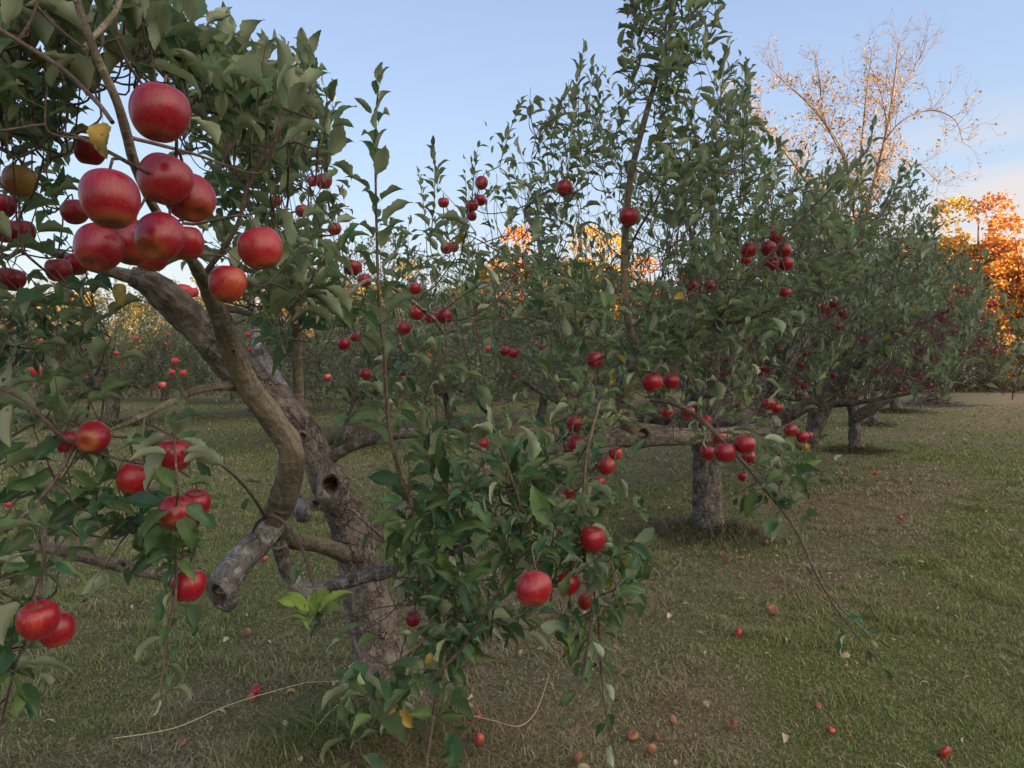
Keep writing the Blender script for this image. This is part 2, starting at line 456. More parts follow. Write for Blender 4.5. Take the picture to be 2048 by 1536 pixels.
class ThinTubes:
    """many short polylines of the same number of points, few sides (twigs)"""
    def __init__(s, sides=5): s.sides = sides; s.g = {}
    def add(s, pts, r0, r1):
        pts = np.asarray(pts, float)
        if pts.ndim == 2: pts = pts[None]
        k = pts.shape[1]
        r0 = np.broadcast_to(np.asarray(r0, float), (len(pts),)); r1 = np.broadcast_to(np.asarray(r1, float), (len(pts),))
        s.g.setdefault(k, []).append((pts, r0, r1))
    def filt(s, polys, dmax=99):
        for k, L in s.g.items():
            for i, (p, r0, r1) in enumerate(L):
                x, y, d = proj(p[:, -1]); x2, y2, _ = proj(p[:, k // 2]); m = np.ones(len(p), bool)
                for pl in polys: m &= ~(inpoly(x, y, pl) | inpoly(x2, y2, pl))
                L[i] = (p[m], r0[m], r1[m])
    def build(s, name, mat, parent=None, loc=None):
        V, Fl, B, n = [], [], [], 0
        for k, L in s.g.items():
            p = np.concatenate([a[0] for a in L]); r0 = np.concatenate([a[1] for a in L]); r1 = np.concatenate([a[2] for a in L])
            T = nrm(np.gradient(p, axis=1))
            U = nrm(np.cross(T, np.array([.33, .21, .92]))); W = np.cross(T, U)
            a = np.arange(s.sides) * 2 * math.pi / s.sides
            t = np.linspace(0, 1, k)
            R = r0[:, None] + (r1 - r0)[:, None] * t
            D = U[:, :, None] * np.cos(a)[None, None, :, None] + W[:, :, None] * np.sin(a)[None, None, :, None]
            v = p[:, :, None] + D * R[:, :, None, None]
            m = len(p)
            ln = np.linalg.norm(p[:, -1] - p[:, 0], axis=1)
            bk = np.stack([np.broadcast_to(np.cos(a) * .01, (m, k, s.sides)), np.broadcast_to(np.sin(a) * .01, (m, k, s.sides)),
                           np.broadcast_to((ln[:, None] * t)[:, :, None], (m, k, s.sides))], -1) + (np.arange(m) * .77 % 9)[:, None, None, None]
            i = np.arange(k - 1)[:, None] * s.sides; j = np.arange(s.sides)[None]; j2 = (j + 1) % s.sides
            f = np.stack([i + j, i + j2, i + s.sides + j2, i + s.sides + j], -1).reshape(-1, 4)
            f = (f[None] + (np.arange(m) * k * s.sides)[:, None, None]).reshape(-1, 4) + n
            V.append(v.reshape(-1, 3)); B.append(bk.reshape(-1, 3)); Fl.append(f); n += m * k * s.sides
        if not V: return None
        V = np.concatenate(V); Fl = np.concatenate(Fl); B = np.concatenate(B)
        return put(name, mesh(name, V, Fl, np.full(len(Fl), 4), mat, attrs={'bark': B}), parent, loc)

# ------------------------------------------------------------------ leaves
def leaf_templates(kind, count, seed):
    """unit leaf: base at the origin, tip at y = 1, width 1 across x, upper face +z"""
    rg = np.random.RandomState(seed)
    T = []
    if kind == 'near':
        rows = [0, .05, .12, .20, .28, .36, .44, .52, .60, .68, .76, .84, .91, .96, 1.0]; cols = [-1, -.55, 0, .55, 1]; pet = True
    elif kind == 'mid':
        rows = [0, .14, .34, .56, .78, 1.0]; cols = [-1, 0, 1]; pet = True
    else:
        rows = [0, .42, 1.0]; cols = [-1, 0, 1]; pet = False
    for t in range(count):
        fold = rg.uniform(.10, .50); bend = rg.uniform(.1, .75); wav = rg.uniform(.02, .09) if kind == 'near' else rg.uniform(0, .05)
        ph = rg.uniform(0, 6.28); fr = rg.uniform(7, 13); tw = rg.uniform(-.7, .7); sk = rg.uniform(-.06, .06)
        bite = rg.uniform(.3, .8) if rg.rand() < .3 else -1; bs = rg.choice([-1, 1])
        V, L = [], []
        for ri, y in enumerate(rows):
            w = (math.sin(math.pi * min(1, y ** .72)) ** .9) * .5 if 0 < y < 1 else (.02 if y == 0 else .0)
            w *= 1 - .16 * y
            if kind == 'near' and 0 < ri < len(rows) - 1: w *= 1 + (.07 if ri % 2 else -.05)
            if kind == 'far' and ri == 1: w = .46
            for c in cols:
                ww = w
                if bite > 0 and kind == 'near' and c * bs > .9 and abs(y - bite) < .09: ww *= .55
                x = c * ww
                z = abs(c) ** 1.3 * w * fold * 1.6 + wav * abs(c) * math.sin(fr * y + ph + (c > 0) * 1.7)
                # bend the blade back along its length, and twist it a little
                an = bend * y * y * 1.1
                yy = y - an * y * .28; zz = z - an * y * .42 + .05 * math.sin(y * 3.1)
                a = tw * y
                V.append((x * math.cos(a) - zz * math.sin(a) * .35 + sk * y, yy, zz * math.cos(a * .5) + x * math.sin(a)))
                L.append((c, y, 0))
        Fc = []
        nc = len(cols)
        for r in range(len(rows) - 1):
            for c in range(nc - 1):
                a = r * nc + c
                Fc.append((a, a + 1, a + nc + 1, a + nc))
        if pet:
            b = len(V); q = .012 if kind == 'near' else .016
            V += [(-q, .03, 0), (q, .03, 0), (q, -.26, -.03), (-q, -.26, -.03), (0, .03, -q * 1.5), (0, -.26, -.03 - q * 1.5)]
            L += [(0, 0, 1)] * 6
            Fc += [(b, b + 3, b + 2, b + 1), (b + 3, b, b + 4, b + 5), (b + 1, b + 2, b + 5, b + 4)]
        T.append((np.array(V), np.array(Fc), np.array(L)))
    return T
TPL = {'near': leaf_templates('near', 14, 3), 'mid': leaf_templates('mid', 10, 5), 'far': leaf_templates('far', 6, 7)}
class Leaves:
    def __init__(s, kind): s.kind = kind; s.A = []
    def add(s, pos, Y, Nn, ln, wd, rn):
        s.A.append((pos, Y, Nn, ln, wd, rn))
    def filt(s, keep):
        a = [np.concatenate(x) for x in zip(*s.A)]
        k = keep(a[0] + nrm(a[1]) * a[3][:, None] * .5, None)
        s.A = [tuple(x[k] for x in a)]
    def build(s, name, mat, parent=None, seed=0, loc=None):
        if not s.A: return None
        pos, Y, Nn, ln, wd, rn = [np.concatenate(a) for a in zip(*s.A)]
        Y = nrm(Y); Nn = nrm(Nn - Y * (Nn * Y).sum(1, keepdims=True)); X = np.cross(Y, Nn)
        rg = np.random.RandomState(seed + 99)
        T = TPL[s.kind]; ti = rg.randint(0, len(T), len(pos))
        V, Fc, L, R, n = [], [], [], [], 0
        for t, (tv, tf, tl) in enumerate(T):
            i = np.where(ti == t)[0]
            if not len(i): continue
            sx = wd[i][:, None, None]; sy = ln[i][:, None, None]
            v = pos[i][:, None] + X[i][:, None] * tv[None, :, :1] * sx + Y[i][:, None] * tv[None, :, 1:2] * sy + Nn[i][:, None] * tv[None, :, 2:] * (sx + sy) * .5
            f = tf[None] + (np.arange(len(i)) * len(tv))[:, None, None] + n
            V.append(v.reshape(-1, 3)); Fc.append(f.reshape(-1, 4))
            L.append(np.tile(tl, (len(i), 1))); R.append(np.repeat(rn[i], len(tv), 0)); n += len(i) * len(tv)
        V = np.concatenate(V); Fc = np.concatenate(Fc)
        me = mesh(name, V, Fc, np.full(len(Fc), 4), mat, attrs={'luv': np.concatenate(L), 'lrn': np.concatenate(R)})
        return put(name, me, parent, loc)
GA = 2.399963
def shoots(L, TW, base, dirs, length, k, ll, rg, droop=.25, bendup=.15, stem=.0022, spread=(35, 72), yellow=0.0, hang=0.0, K=5, lead=True):
    """N leafy shoots: a bent stem and k leaves set round it in a spiral; returns the stems' end points"""
    base = np.asarray(base, float).reshape(-1, 3); n = len(base)
    if n == 0: return
    dirs = nrm(dirs).reshape(-1, 3); length = np.broadcast_to(np.asarray(length, float), (n,))
    b2 = rg.normal(0, .16, (n, 3)); b2[:, 2] += bendup - hang
    t = np.linspace(0, 1, K)
    pts = base[:, None] + length[:, None, None] * (dirs[:, None] * t[None, :, None] + b2[:, None] * (t ** 2)[None, :, None])
    if TW is not None:
        TW.add(pts, stem * (1 + length * 1.2), stem * .45)
    s = (np.arange(k) + .7) / k
    s = np.broadcast_to(s, (n, k)) + rg.uniform(-.3, .3, (n, k)) / k
    s = np.clip(s * .97, .05, 1)
    if lead: s[:, -1] = 1.0
    p = base[:, None] + length[:, None, None] * (dirs[:, None] * s[..., None] + b2[:, None] * (s ** 2)[..., None])
    S = nrm(dirs[:, None] + 2 * b2[:, None] * s[..., None])
    leaves_at(L, p.reshape(-1, 3), S.reshape(-1, 3), (np.arange(k)[None] * GA + rg.uniform(0, 6.28, (n, 1))).ravel(), s.ravel(), ll, rg, droop, spread, yellow)
def leaves_at(L, p, S, phi, s, ll, rg, droop=.25, spread=(35, 72), yellow=0.0, pet=.24):
    slim = 1.0 if L.kind == 'near' else .88
    m = len(p)
    U = nrm(np.cross(S, np.array([.21, .33, .92]) + rg.normal(0, .02, 3))); W = np.cross(S, U)
    phi = phi + rg.normal(0, .35, m)
    R = U * np.cos(phi)[:, None] + W * np.sin(phi)[:, None]
    al = np.radians(spread[1] + (spread[0] - spread[1]) * s) + rg.normal(0, .2, m)
    al = np.where(s >= .999, al * .35, al)
    Y = S * np.cos(al)[:, None] + R * np.sin(al)[:, None]
    Y[:, 2] -= droop * rg.uniform(.2, 1.5, m)
    Y = nrm(Y)
    Su = S * np.where(S[:, 2:3] < -.1, -1., 1.)
    Nn = Su * .8 - R * .3 + rg.normal(0, .28, (m, 3)); Nn[:, 2] += .45
    size = ll * 1.38 * (1 - .38 * np.clip(s, 0, 1) ** 2.2) * rg.uniform(.58, 1.18, m)
    wd = size * rg.uniform(.31, .44, m) * slim
    rn = np.stack([rg.beta(.7, .9, m), np.where(rg.rand(m) < yellow, 1.0, rg.rand(m) * .95), rg.rand(m)], -1)
    L.add(p + Y * size[:, None] * pet, Y, Nn, size, wd, rn)
def leafy_path(L, path, spacing, ll, rg, t0=0.0, t1=1.0, droop=.25, spread=(35, 75), yellow=0., tip=True):
    """leaves along a hand-placed shoot"""
    p, _ = spline(path, np.zeros(len(path)), .01)
    ln = np.concatenate([[0], np.cumsum(np.linalg.norm(np.diff(p, axis=0), axis=1))]); tot = ln[-1]
    n = max(1, int(tot * (t1 - t0) / spacing))
    at = (t0 + (t1 - t0) * (np.arange(n) + rg.uniform(-.25, .25, n)) / max(1, n - 1)) * tot
    at = np.clip(at, 0, tot)
    if tip: at[-1] = tot
    q = np.stack([np.interp(at, ln, p[:, c]) for c in range(3)], -1)
    T = nrm(np.gradient(p, axis=0)); S = nrm(np.stack([np.interp(at, ln, T[:, c]) for c in range(3)], -1))
    leaves_at(L, q, S, np.arange(n) * GA + rg.uniform(0, 6), np.clip(at / tot, 0, 1), ll, rg, droop, spread, yellow)
def connect(TW, nodes, targets, tdirs, rg, r=.0022, maxd=9, sag=.12):
    """join every target to the nearest woody point, each new twig then serving as wood for the next"""
    nodes = [np.asarray(x, float) for x in nodes]
    cap = len(nodes) + len(targets) * 3
    A = np.zeros((cap, 3)); A[:len(nodes)] = nodes; n = len(nodes)
    targets = np.asarray(targets, float)
    d0 = np.array([np.min(((A[:n] - t) ** 2).sum(1)) for t in targets]) if len(targets) else []
    out = []
    for i in np.argsort(d0):
        t = targets[i]
        j = np.argmin(((A[:n] - t) ** 2).sum(1)); a = A[j]
        D = np.linalg.norm(t - a)
        if D < .012: continue
        td = nrm(tdirs[i])
        c1 = a + (t - a) * .35 + rg.normal(0, .07, 3) * D; c1[2] -= sag * D * .5
        c2 = t - td * D * .35
        s = np.linspace(0, 1, 7)[:, None]
        c = (1 - s) ** 3 * a + 3 * (1 - s) ** 2 * s * c1 + 3 * (1 - s) * s * s * c2 + s ** 3 * t
        TW.add(c, r * (1.15 + D * 2.2), r)
        for q in (c[2], c[4], c[6]):
            A[n] = q; n += 1

# ------------------------------------------------------------------ apples
def apple_meshes():
    res = {}
    hi = {}
    for q, (nu, nv) in {'hi': (40, 30), 'lo': (16, 12)}.items():
        for var in range(4):
            rg = np.random.RandomState(40 + var)
            th = np.linspace(0, math.pi, nv); ph = np.arange(nu) * 2 * math.pi / nu
            TH, PH = np.meshgrid(th, ph, indexing='ij')
            tall = (.515, .54, .50, .525)[var]
            r = .5 * np.sin(TH) ** .93 * (1 + .085 * np.cos(TH)) 
            z = tall * np.cos(TH) - .20 * np.exp(-(TH / .42) ** 2) * 1.0 + .11 * np.exp(-((math.pi - TH) / .36) ** 2)
            r = r * (1 + .022 * np.cos(5 * PH + var) * (TH / math.pi) ** 2 + .02 * np.cos(2 * PH + var * 2))
            z = z + .03 * np.sin(PH + var) * np.sin(TH)
            V = np.stack([r * np.cos(PH), r * np.sin(PH), z], -1).reshape(-1, 3)
            i = np.arange(nv - 1)[:, None] * nu; j = np.arange(nu)[None]; j2 = (j + 1) % nu
            f = np.stack([i + j, i + nu + j, i + nu + j2, i + j2], -1).reshape(-1, 4)
            res[(q, var)] = (V, f)
    return res
AP = apple_meshes()
AME, STEM_ME, EYE_ME = {}, None, None
def apple_me(q, var, mat):
    k = (q, var, mat)
    if k not in AME:
        V, f = AP[(q, var)]
        AME[k] = mesh('apple_skin', V, f, np.full(len(f), 4), M[mat])
    return AME[k]
def small_parts():
    global STEM_ME, EYE_ME
    t = Tubes(); p, r = spline([(0, 0, .19), (.01, 0, .30), (.04, .01, .42), (.05, .03, .56)], [.022, .016, .016, .024], .04)
    t.add(p, r, 6); o = t.build('stem', M['stem']); STEM_ME = o.data; bpy.data.objects.remove(o)
    # five dried sepals closing the eye
    V, Fc = [], []
    for k in range(5):
        a = k * 2 * math.pi / 5
        c, s = math.cos(a), math.sin(a)
        b = len(V)
        for (x, y, z) in ((.012, -.020, -.335), (.012, .020, -.335), (.055, .014, -.365), (.055, -.014, -.365), (.085, 0, -.352)):
            V.append((x * c - y * s, x * s + y * c, z))
        Fc += [(b, b + 1, b + 2, b + 3), (b + 3, b + 2, b + 4, b + 4)]
    flat, sz = [], []
    for f in Fc:
        g = f if f[2] != f[3] else f[:3]
        flat += g; sz.append(len(g))
    EYE_ME = mesh('eye', np.array(V), flat, sz, M['calyx'], smooth=False)
small_parts()
def add_apple(c, diam, mat, label, group, rg, tilt=None, parts=True, q='hi', name='apple', cat='apple', squash=1.0):
    """an apple whose middle is c; its stem points along tilt"""
    t = Vector(tilt if tilt is not None else (rg.normal(0, .16), rg.normal(0, .16), 1.0)).normalized()
    rot = t.to_track_quat('Z', 'Y').to_euler()
    var = rg.randint(0, 4)
    o = bpy.data.objects.new(name, apple_me(q, var, mat))
    COL.objects.link(o)
    o.location = [float(v) for v in c]
    from mathutils import Quaternion
    qq = t.to_track_quat('Z', 'Y') @ Quaternion((0, 0, 1), float(rg.uniform(0, 6.28)))
    o.rotation_euler = qq.to_euler()
    o.scale = (diam, diam, diam * squash)
    tag(o, label, cat, group)
    if parts:
        for nm, me in (('stem', STEM_ME), ('eye', EYE_ME)):
            ch = bpy.data.objects.new(nm, me); COL.objects.link(ch); ch.parent = o
    return np.asarray(c) + np.array(t) * diam * .56 * squash
def lathe_knot(name, parent, c, direction, R, rg, depth=.6, tall=1.0, mat='bark'):
    """callus ring round a hollow"""
    d = Vector(direction).normalized(); qt = d.to_track_quat('Z', 'Y').to_matrix()
    prof = [(1.55, -.55), (1.42, -.18), (1.22, .06), (1.0, .17), (.80, .12), (.66, -.06), (.56, -.3), (.36, -.3 - depth * .6), (0.02, -.3 - depth)]
    nu = 28; V, f, mi = [], [], []
    for k, (r, z) in enumerate(prof):
        for j in range(nu):
            a = j * 2 * math.pi / nu
            nz = 1 + .24 * float(vnoise(np.array([math.cos(a) * 1.4, math.sin(a) * 1.4, k * .35 + R * 50]), 3)) + .10 * float(vnoise(np.array([math.cos(a) * 5, math.sin(a) * 5, k * .8]), 8))
            v = qt @ Vector((r * R * math.cos(a) * nz, r * R * math.sin(a) * nz * tall, z * R * (1 + (nz - 1) * 2)))
            V.append((c[0] + v.x, c[1] + v.y, c[2] + v.z))
    for k in range(len(prof) - 1):
        for j in range(nu):
            f.append((k * nu + j, k * nu + (j + 1) % nu, (k + 1) * nu + (j + 1) % nu, (k + 1) * nu + j)); mi.append(0 if k < 4 else 1)
    V = np.array(V)
    me = mesh(name, V, np.array(f), np.full(len(f), 4), None, mats=[M[mat], M['rot']], midx=mi, attrs={'bark': V})
    return put(name, me, parent, (0, 0, 0))
# ------------------------------------------------------------------ apples seen in the photograph (px, py, diameter px, skin, label, stem direction or None, distance or None)
def G(n): return n
NEAR = [
 (320, 226, 116, 'apple_red', 'large dark crimson apple, topmost and alone above the big close cluster', (.12, .1, 1), None),
 (330, 359, 106, 'apple_red', 'crimson apple just under the topmost one, at the head of the big close cluster', (.3, .3, 1), None),
 (220, 398, 118, 'apple_red', 'wide crimson apple at the left shoulder of the big close cluster', (-.1, .2, 1), None),
 (381, 397, 100, 'apple_red', 'deep red apple half hidden behind the right side of the big close cluster', (-.6, .5, 1), 1.24),
 (197, 496, 98, 'apple_red', 'dark red apple lowest on the left of the big close cluster', (.1, .6, 1), 1.23),
 (262, 484, 96, 'apple_mix', 'dull red apple wedged in the middle bottom of the big close cluster', (.0, .4, 1), 1.30),
 (318, 475, 98, 'apple_red', 'glossy crimson apple showing its star shaped eye under the big close cluster', (.1, .85, .8), 1.15),
 (371, 486, 72, 'apple_mix', 'red apple peeping out low on the right of the big close cluster', None, 1.42),
 (300, 508, 76, 'apple_orange', 'shaded orange-red apple under the bottom row of the big close cluster', None, 1.46),
 (521, 497, 88, 'apple_orange', 'orange-blushed apple hanging alone to the right of the big close cluster', (-.3, .1, 1), None),
 (455, 568, 76, 'apple_orange', 'orange-red apple half covered by dark leaves beside the scarred limb', (.1, .2, 1), None),
 (180, 300, 62, 'apple_mix', 'red apple behind a hanging yellow-green leaf near the dark twig', None, None),
 (40, 362, 66, 'apple_olive', 'olive-brown apple under a curled leaf at the upper left edge', (.05, .1, 1), None),
 (4, 411, 54, 'apple_red', 'dark red apple cut by the left edge above the leafy pair', None, None),
 (42, 466, 56, 'apple_mix', 'red apple of the leafy pair at the left edge, the one further right', None, None),
 (12, 462, 50, 'apple_mix', 'red apple of the leafy pair at the left edge, the one further left', None, None),
 (150, 424, 54, 'apple_mix', 'red apple with a dead leaf across it, left of the big close cluster', None, None),
 (22, 558, 54, 'apple_red', 'round crimson apple low on the left edge above the yellow spotted leaf', None, None),
 (117, 540, 50, 'apple_red', 'crimson apple with leaves over its lower half, left one of two under the cluster', None, None),
 (153, 528, 48, 'apple_mix', 'bright red apple tucked against the bottom left of the big close cluster', None, None),
 (185, 875, 68, 'apple_red', 'crimson apple turning its open eye to the viewer beside the thin grey branch', (-.05, .95, .3), None),
 (131, 882, 54, 'apple_mix', 'red apple behind the one with the open eye', None, 2.0),
 (347, 910, 72, 'apple_red', 'glossy crimson apple crossed by a thin hanging twig', (-.1, .1, 1), None),
 (268, 958, 66, 'apple_orange', 'orange-red apple partly covered by leaves below the crossed crimson one', (.3, .3, 1), None),
 (353, 1025, 73, 'apple_red', 'crimson apple with its eye showing, front one of the low pair', (-.1, .65, .9), None),
 (392, 1007, 58, 'apple_red', 'red apple peeping out behind the right of the low pair', None, 1.85),
 (377, 1170, 70, 'apple_mix', 'red apple hanging in front of the sawn limb stub', (0, .2, 1), 1.9),
 (77, 1240, 82, 'apple_mix', 'rosy red apple low at the left, front one of the hanging pair', (.0, -.2, 1), None),
 (113, 1259, 70, 'apple_mix', 'mottled red apple low at the left, behind the rosy one', (-.3, .1, 1), 1.62),
 (1068, 1178, 76, 'apple_mix', 'tall red apple with a yellow-green eye over the mown ground', (.1, .6, .9), None),
 (1137, 1167, 48, 'apple_mix', 'rosy apple partly behind leaves right of the tall red one', None, 2.3),
 (1172, 1203, 34, 'apple_orange', 'shaded red apple deep in the hanging leafy column', None, 2.6),
 (1185, 1078, 54, 'apple_mix', 'rosy red apple on top of the hanging leafy column', (.0, -.1, 1), None),
 (826, 1238, 32, 'apple_red', 'red apple glimpsed under leaves in front of the trunk', None, 2.7),
 (1150, 848, 36, 'apple_red', 'uppermost crimson apple of the string in the hanging leafy column', None, 2.9),
 (1153, 889, 36, 'apple_mix', 'second crimson apple down the string in the hanging leafy column', None, 2.9),
 (1213, 933, 38, 'apple_mix', 'bright rosy apple on the right side of the hanging leafy column', (-.4, .2, 1), 2.8),
 (1231, 907, 28, 'apple_orange', 'orange-red apple behind the bright rosy one of the leafy column', None, 3.1),
 (1198, 965, 26, 'apple_mix', 'small red apple beneath the bright rosy one of the leafy column', None, 3.1),
 (1139, 985, 26, 'apple_orange', 'small shaded apple on the left of the hanging leafy column', None, 3.1),
 (967, 887, 22, 'apple_mix', 'small red apple behind the pale leaves of the low centre spray', None, 3.6),
 (648, 362, 34, 'apple_mix', 'red apple at the outer right edge of the upper left foliage', None, None),
 (626, 362, 24, 'apple_mix', 'smaller red apple behind the one at the edge of the upper left foliage', None, 4.2),
 (604, 422, 28, 'apple_mix', 'red apple under the pair at the edge of the upper left foliage', None, 3.9),
 (669, 458, 28, 'apple_mix', 'red apple lowest at the edge of the upper left foliage', None, 3.9),
 (551, 402, 26, 'apple_mix', 'red apple deep inside the foliage above the orange-blushed apple', None, 3.6),
 (500, 205, 28, 'apple_mix', 'red apple glimpsed high among the upright leaves', None, 3.0),
 (705, 535, 38, 'apple_red', 'dark crimson apple left of the tall leafy shoot', None, None),
 (729, 560, 30, 'apple_mix', 'red apple under the dark crimson one beside the tall shoot', None, None),
 (688, 688, 28, 'apple_red', 'small dark red apple over the crooked grey branch', None, 3.6),
 (711, 674, 22, 'apple_mix', 'small red apple right behind the dark one over the crooked branch', None, 4.2),
 (732, 748, 27, 'apple_mix', 'red apple hanging clear under the crooked grey branch', None, 3.9),
 (807, 657, 28, 'apple_mix', 'red apple left below the row of three in the middle', None, 3.9),
 (833, 626, 31, 'apple_mix', 'left apple of the row of three in the middle', None, 3.7),
 (862, 634, 27, 'apple_orange', 'shaded orange apple between the two red ones of the row of three', None, 3.9),
 (890, 631, 35, 'apple_red', 'right apple of the row of three in the middle', None, 3.5),
 (830, 577, 26, 'apple_orange', 'brownish orange apple under a twig above the row of three', None, 4.0),
]
SECOND = [
 (963, 366, 27, 'apple_red', 'red apple against the sky on the tip of the leaning shoot', (.2, .5, 1), 4.4),
 (943, 432, 22, 'apple_mix', 'red apple lowest of the bunch below the leaning shoot', None, 4.6),
 (944, 411, 28, 'apple_mix', 'red apple at the left of the bunch below the leaning shoot', None, 4.5),
 (960, 400, 25, 'apple_mix', 'red apple at the right of the bunch below the leaning shoot', None, 4.7),
 (887, 405, 22, 'apple_mix', 'red apple among leaves left of the leaning shoot', None, 5.0),
 (1129, 376, 34, 'apple_red', 'crimson apple seen against the sky left of the tall leader', (.1, .2, 1), 3.9),
 (1258, 434, 40, 'apple_red', 'dark red apple half behind the tall leader stem', None, 3.75),
 (893, 496, 24, 'apple_mix', 'pinkish red apple in the mass of leaves in the middle, left of its pair', None, 5.0),
 (908, 494, 20, 'apple_mix', 'small pinkish apple of the pair in the mass of leaves in the middle', None, 5.4),
 (1010, 702, 21, 'apple_red', 'left apple of the small dark pair on the drooping middle twig', None, 5.5),
 (1027, 707, 19, 'apple_mix', 'right apple of the small dark pair on the drooping middle twig', None, 5.8),
 (1190, 719, 36, 'apple_mix', 'red apple among yellow-green leaves left of the dark limb fork', (.1, -.1, 1), None),
 (1305, 765, 43, 'apple_mix', 'wide red apple right of the dark limb fork', None, 3.5),
 (1343, 762, 36, 'apple_mix', 'red apple cut by a leaf next to the wide one at the dark fork', None, 3.7),
 (1334, 825, 26, 'apple_orange', 'left orange-red apple under the arching twig', None, 4.3),
 (1375, 824, 30, 'apple_orange', 'middle orange-red apple under the arching twig', None, 4.2),
 (1412, 842, 26, 'apple_orange', 'right orange-red apple under the arching twig', None, 4.5),
 (1450, 905, 44, 'apple_red', 'glossy crimson apple in the middle of the hanging row before the second trunk', (0, .1, 1), 3.1),
 (1415, 905, 34, 'apple_mix', 'red apple at the left of the hanging row before the second trunk', None, 3.4),
 (1490, 889, 42, 'apple_mix', 'bright rosy apple at the right of the hanging row before the second trunk', (.1, .1, 1), 3.1),
 (1497, 914, 28, 'apple_mix', 'red apple under the bright rosy one in the hanging row', None, 3.5),
 (1437, 873, 28, 'apple_orange', 'orange-red apple behind leaves above the hanging row', None, 3.7),
 (1485, 953, 20, 'apple_red', 'tiny crimson apple dangling alone under the hanging row', None, 3.4),
 (1582, 861, 26, 'apple_red', 'left crimson apple of the trio above the yellow leaves', None, 4.9),
 (1605, 874, 24, 'apple_red', 'middle crimson apple of the trio above the yellow leaves', None, 4.9),
 (1617, 871, 16, 'apple_mix', 'smallest crimson apple of the trio above the yellow leaves', None, 5.3),
 (1553, 474, 31, 'apple_red', 'top apple of the tight high cluster', (0, .3, 1), 3.7),
 (1498, 500, 34, 'apple_red', 'leftmost apple of the tight high cluster, set apart from the others', None, 3.6),
 (1537, 497, 31, 'apple_red', 'middle left apple of the tight high cluster', None, 3.65),
 (1568, 501, 31, 'apple_red', 'middle right apple of the tight high cluster', None, 3.7),
 (1544, 528, 30, 'apple_red', 'bottom left apple of the tight high cluster', None, 3.75),
 (1572, 528, 30, 'apple_mix', 'bottom right apple of the tight high cluster', None, 3.8),
 (1492, 519, 22, 'apple_mix', 'shaded apple under the one set apart from the tight high cluster', None, 4.1),
 (1570, 586, 24, 'apple_mix', 'red apple below the tight high cluster, partly behind a leaf', None, 4.3),
 (1385, 572, 26, 'apple_mix', 'dark red apple left of the thin arching branch', None, 4.3),
 (1418, 571, 24, 'apple_mix', 'pinkish apple over the thin arching branch', None, 4.6),
 (1537, 808, 25, 'apple_red', 'left apple of the dark pair at the limb tip', None, 4.9),
 (1553, 816, 22, 'apple_red', 'right apple of the dark pair at the limb tip', None, 5.0),
]
THIRD = [(1648,617,18),(1660,627,18),(1667,608,17),(1688,631,17),(1675,623,15),(1622,677,16),(1616,681,12),(1676,654,13),(1602,730,14),(1590,758,12),(1596,766,12),(1608,773,14),
         (1453,720,12),(1447,748,14),(1440,738,13),(1528,737,14),(1538,741,12),(1522,750,11),(1507,818,11),(1597,814,13),(1668,752,14),(1667,770,12),(1610,708,12),(1500,690,11),(1560,700,11)]
FOURTH = [(1770,738,14),(1786,736,15),(1797,743,13),(1807,749,13),(1820,744,13),(1835,748,14),(1845,757,12),(1860,771,10),(1886,637,21),(1864,654,13),(1907,661,13),(1875,673,13),
          (1884,687,11),(1835,692,12),(1842,701,13),(1834,713,11),(1866,719,12),(1926,709,11),(1840,640,13),(1849,645,12),(1720,679,12),(1730,678,11),(1814,668,9),(1754,738,11),(1800,779,9),(1808,774,9)]
FIFTH = [(1991,703,12),(1960,680,11),(1966,686,12),(1972,679,11),(1954,690,11),(1948,699,9),(1967,636,11),(1989,608,13),(1980,611,10),(1987,628,9),(1915,579,11),(1924,583,10),(1904,605,10),(1935,581,9)]

THIN = [([(950, 405), (1055, 405), (1065, 490), (950, 490)], .8, 2.5), ([(1110, 400), (1245, 395), (1245, 545), (1110, 510)], .8, 2.5), ([(1262, 440), (1375, 440), (1375, 560), (1262, 570)], .8, 2.5),
        ([(900, 250), (1240, 180), (1240, 405), (880, 405)], .38, 2.5), ([(1430, 150), (1560, 300), (1620, 420), (1440, 430)], .40, 2.5), ([(1375, 440), (1430, 440), (1430, 520), (1375, 520)], .4, 2.5),
        ([(1230, -100), (1440, -100), (1440, 200), (1370, 330), (1235, 330)], .6, 4.2), ([(1700, 330), (1860, 430), (1760, 470), (1660, 420)], .5, 2.5)]
def keepfun(disc, caps, polys, rg, p_disc=.97):
    """leaves that would hide what the photograph shows clear are not grown"""
    def f(mid, _):
        x, y, d = proj(mid)
        k = np.ones(len(x), bool)
        for (cx_, cy_, r, dd) in disc:
            k &= ~((np.hypot(x - cx_, y - cy_) < r) & (d < dd + .02) & (rg.rand(len(x)) < p_disc))
        for (a, b, r, dd) in caps:
            ax, ay = a; bx, by = b
            L2 = (bx - ax) ** 2 + (by - ay) ** 2
            t = np.clip(((x - ax) * (bx - ax) + (y - ay) * (by - ay)) / L2, 0, 1)
            k &= ~((np.hypot(x - ax - t * (bx - ax), y - ay - t * (by - ay)) < r) & (d < dd + .05) & (rg.rand(len(x)) < .86))
        for pl in polys:
            k &= ~inpoly(x, y, pl)
        for pl, pr, dmin in THIN:
            k &= ~(inpoly(x, y, pl) & (rg.rand(len(x)) < pr) & (d > dmin))
        k &= d > .85
        return k
    return f
def D_of(a): return a[6] if a[6] else .08 * F / a[2]
SMALL = [(a[0], a[1], a[2] * .5 + 9, 9.0) for a in THIRD + FOURTH + FIFTH]
DISC = SMALL + [(658, 193, 24, 99)] + [(a[0], a[1], a[2] * .5 + 14 + 14 * (D_of(a) < 2), D_of(a)) for a in NEAR + SECOND]
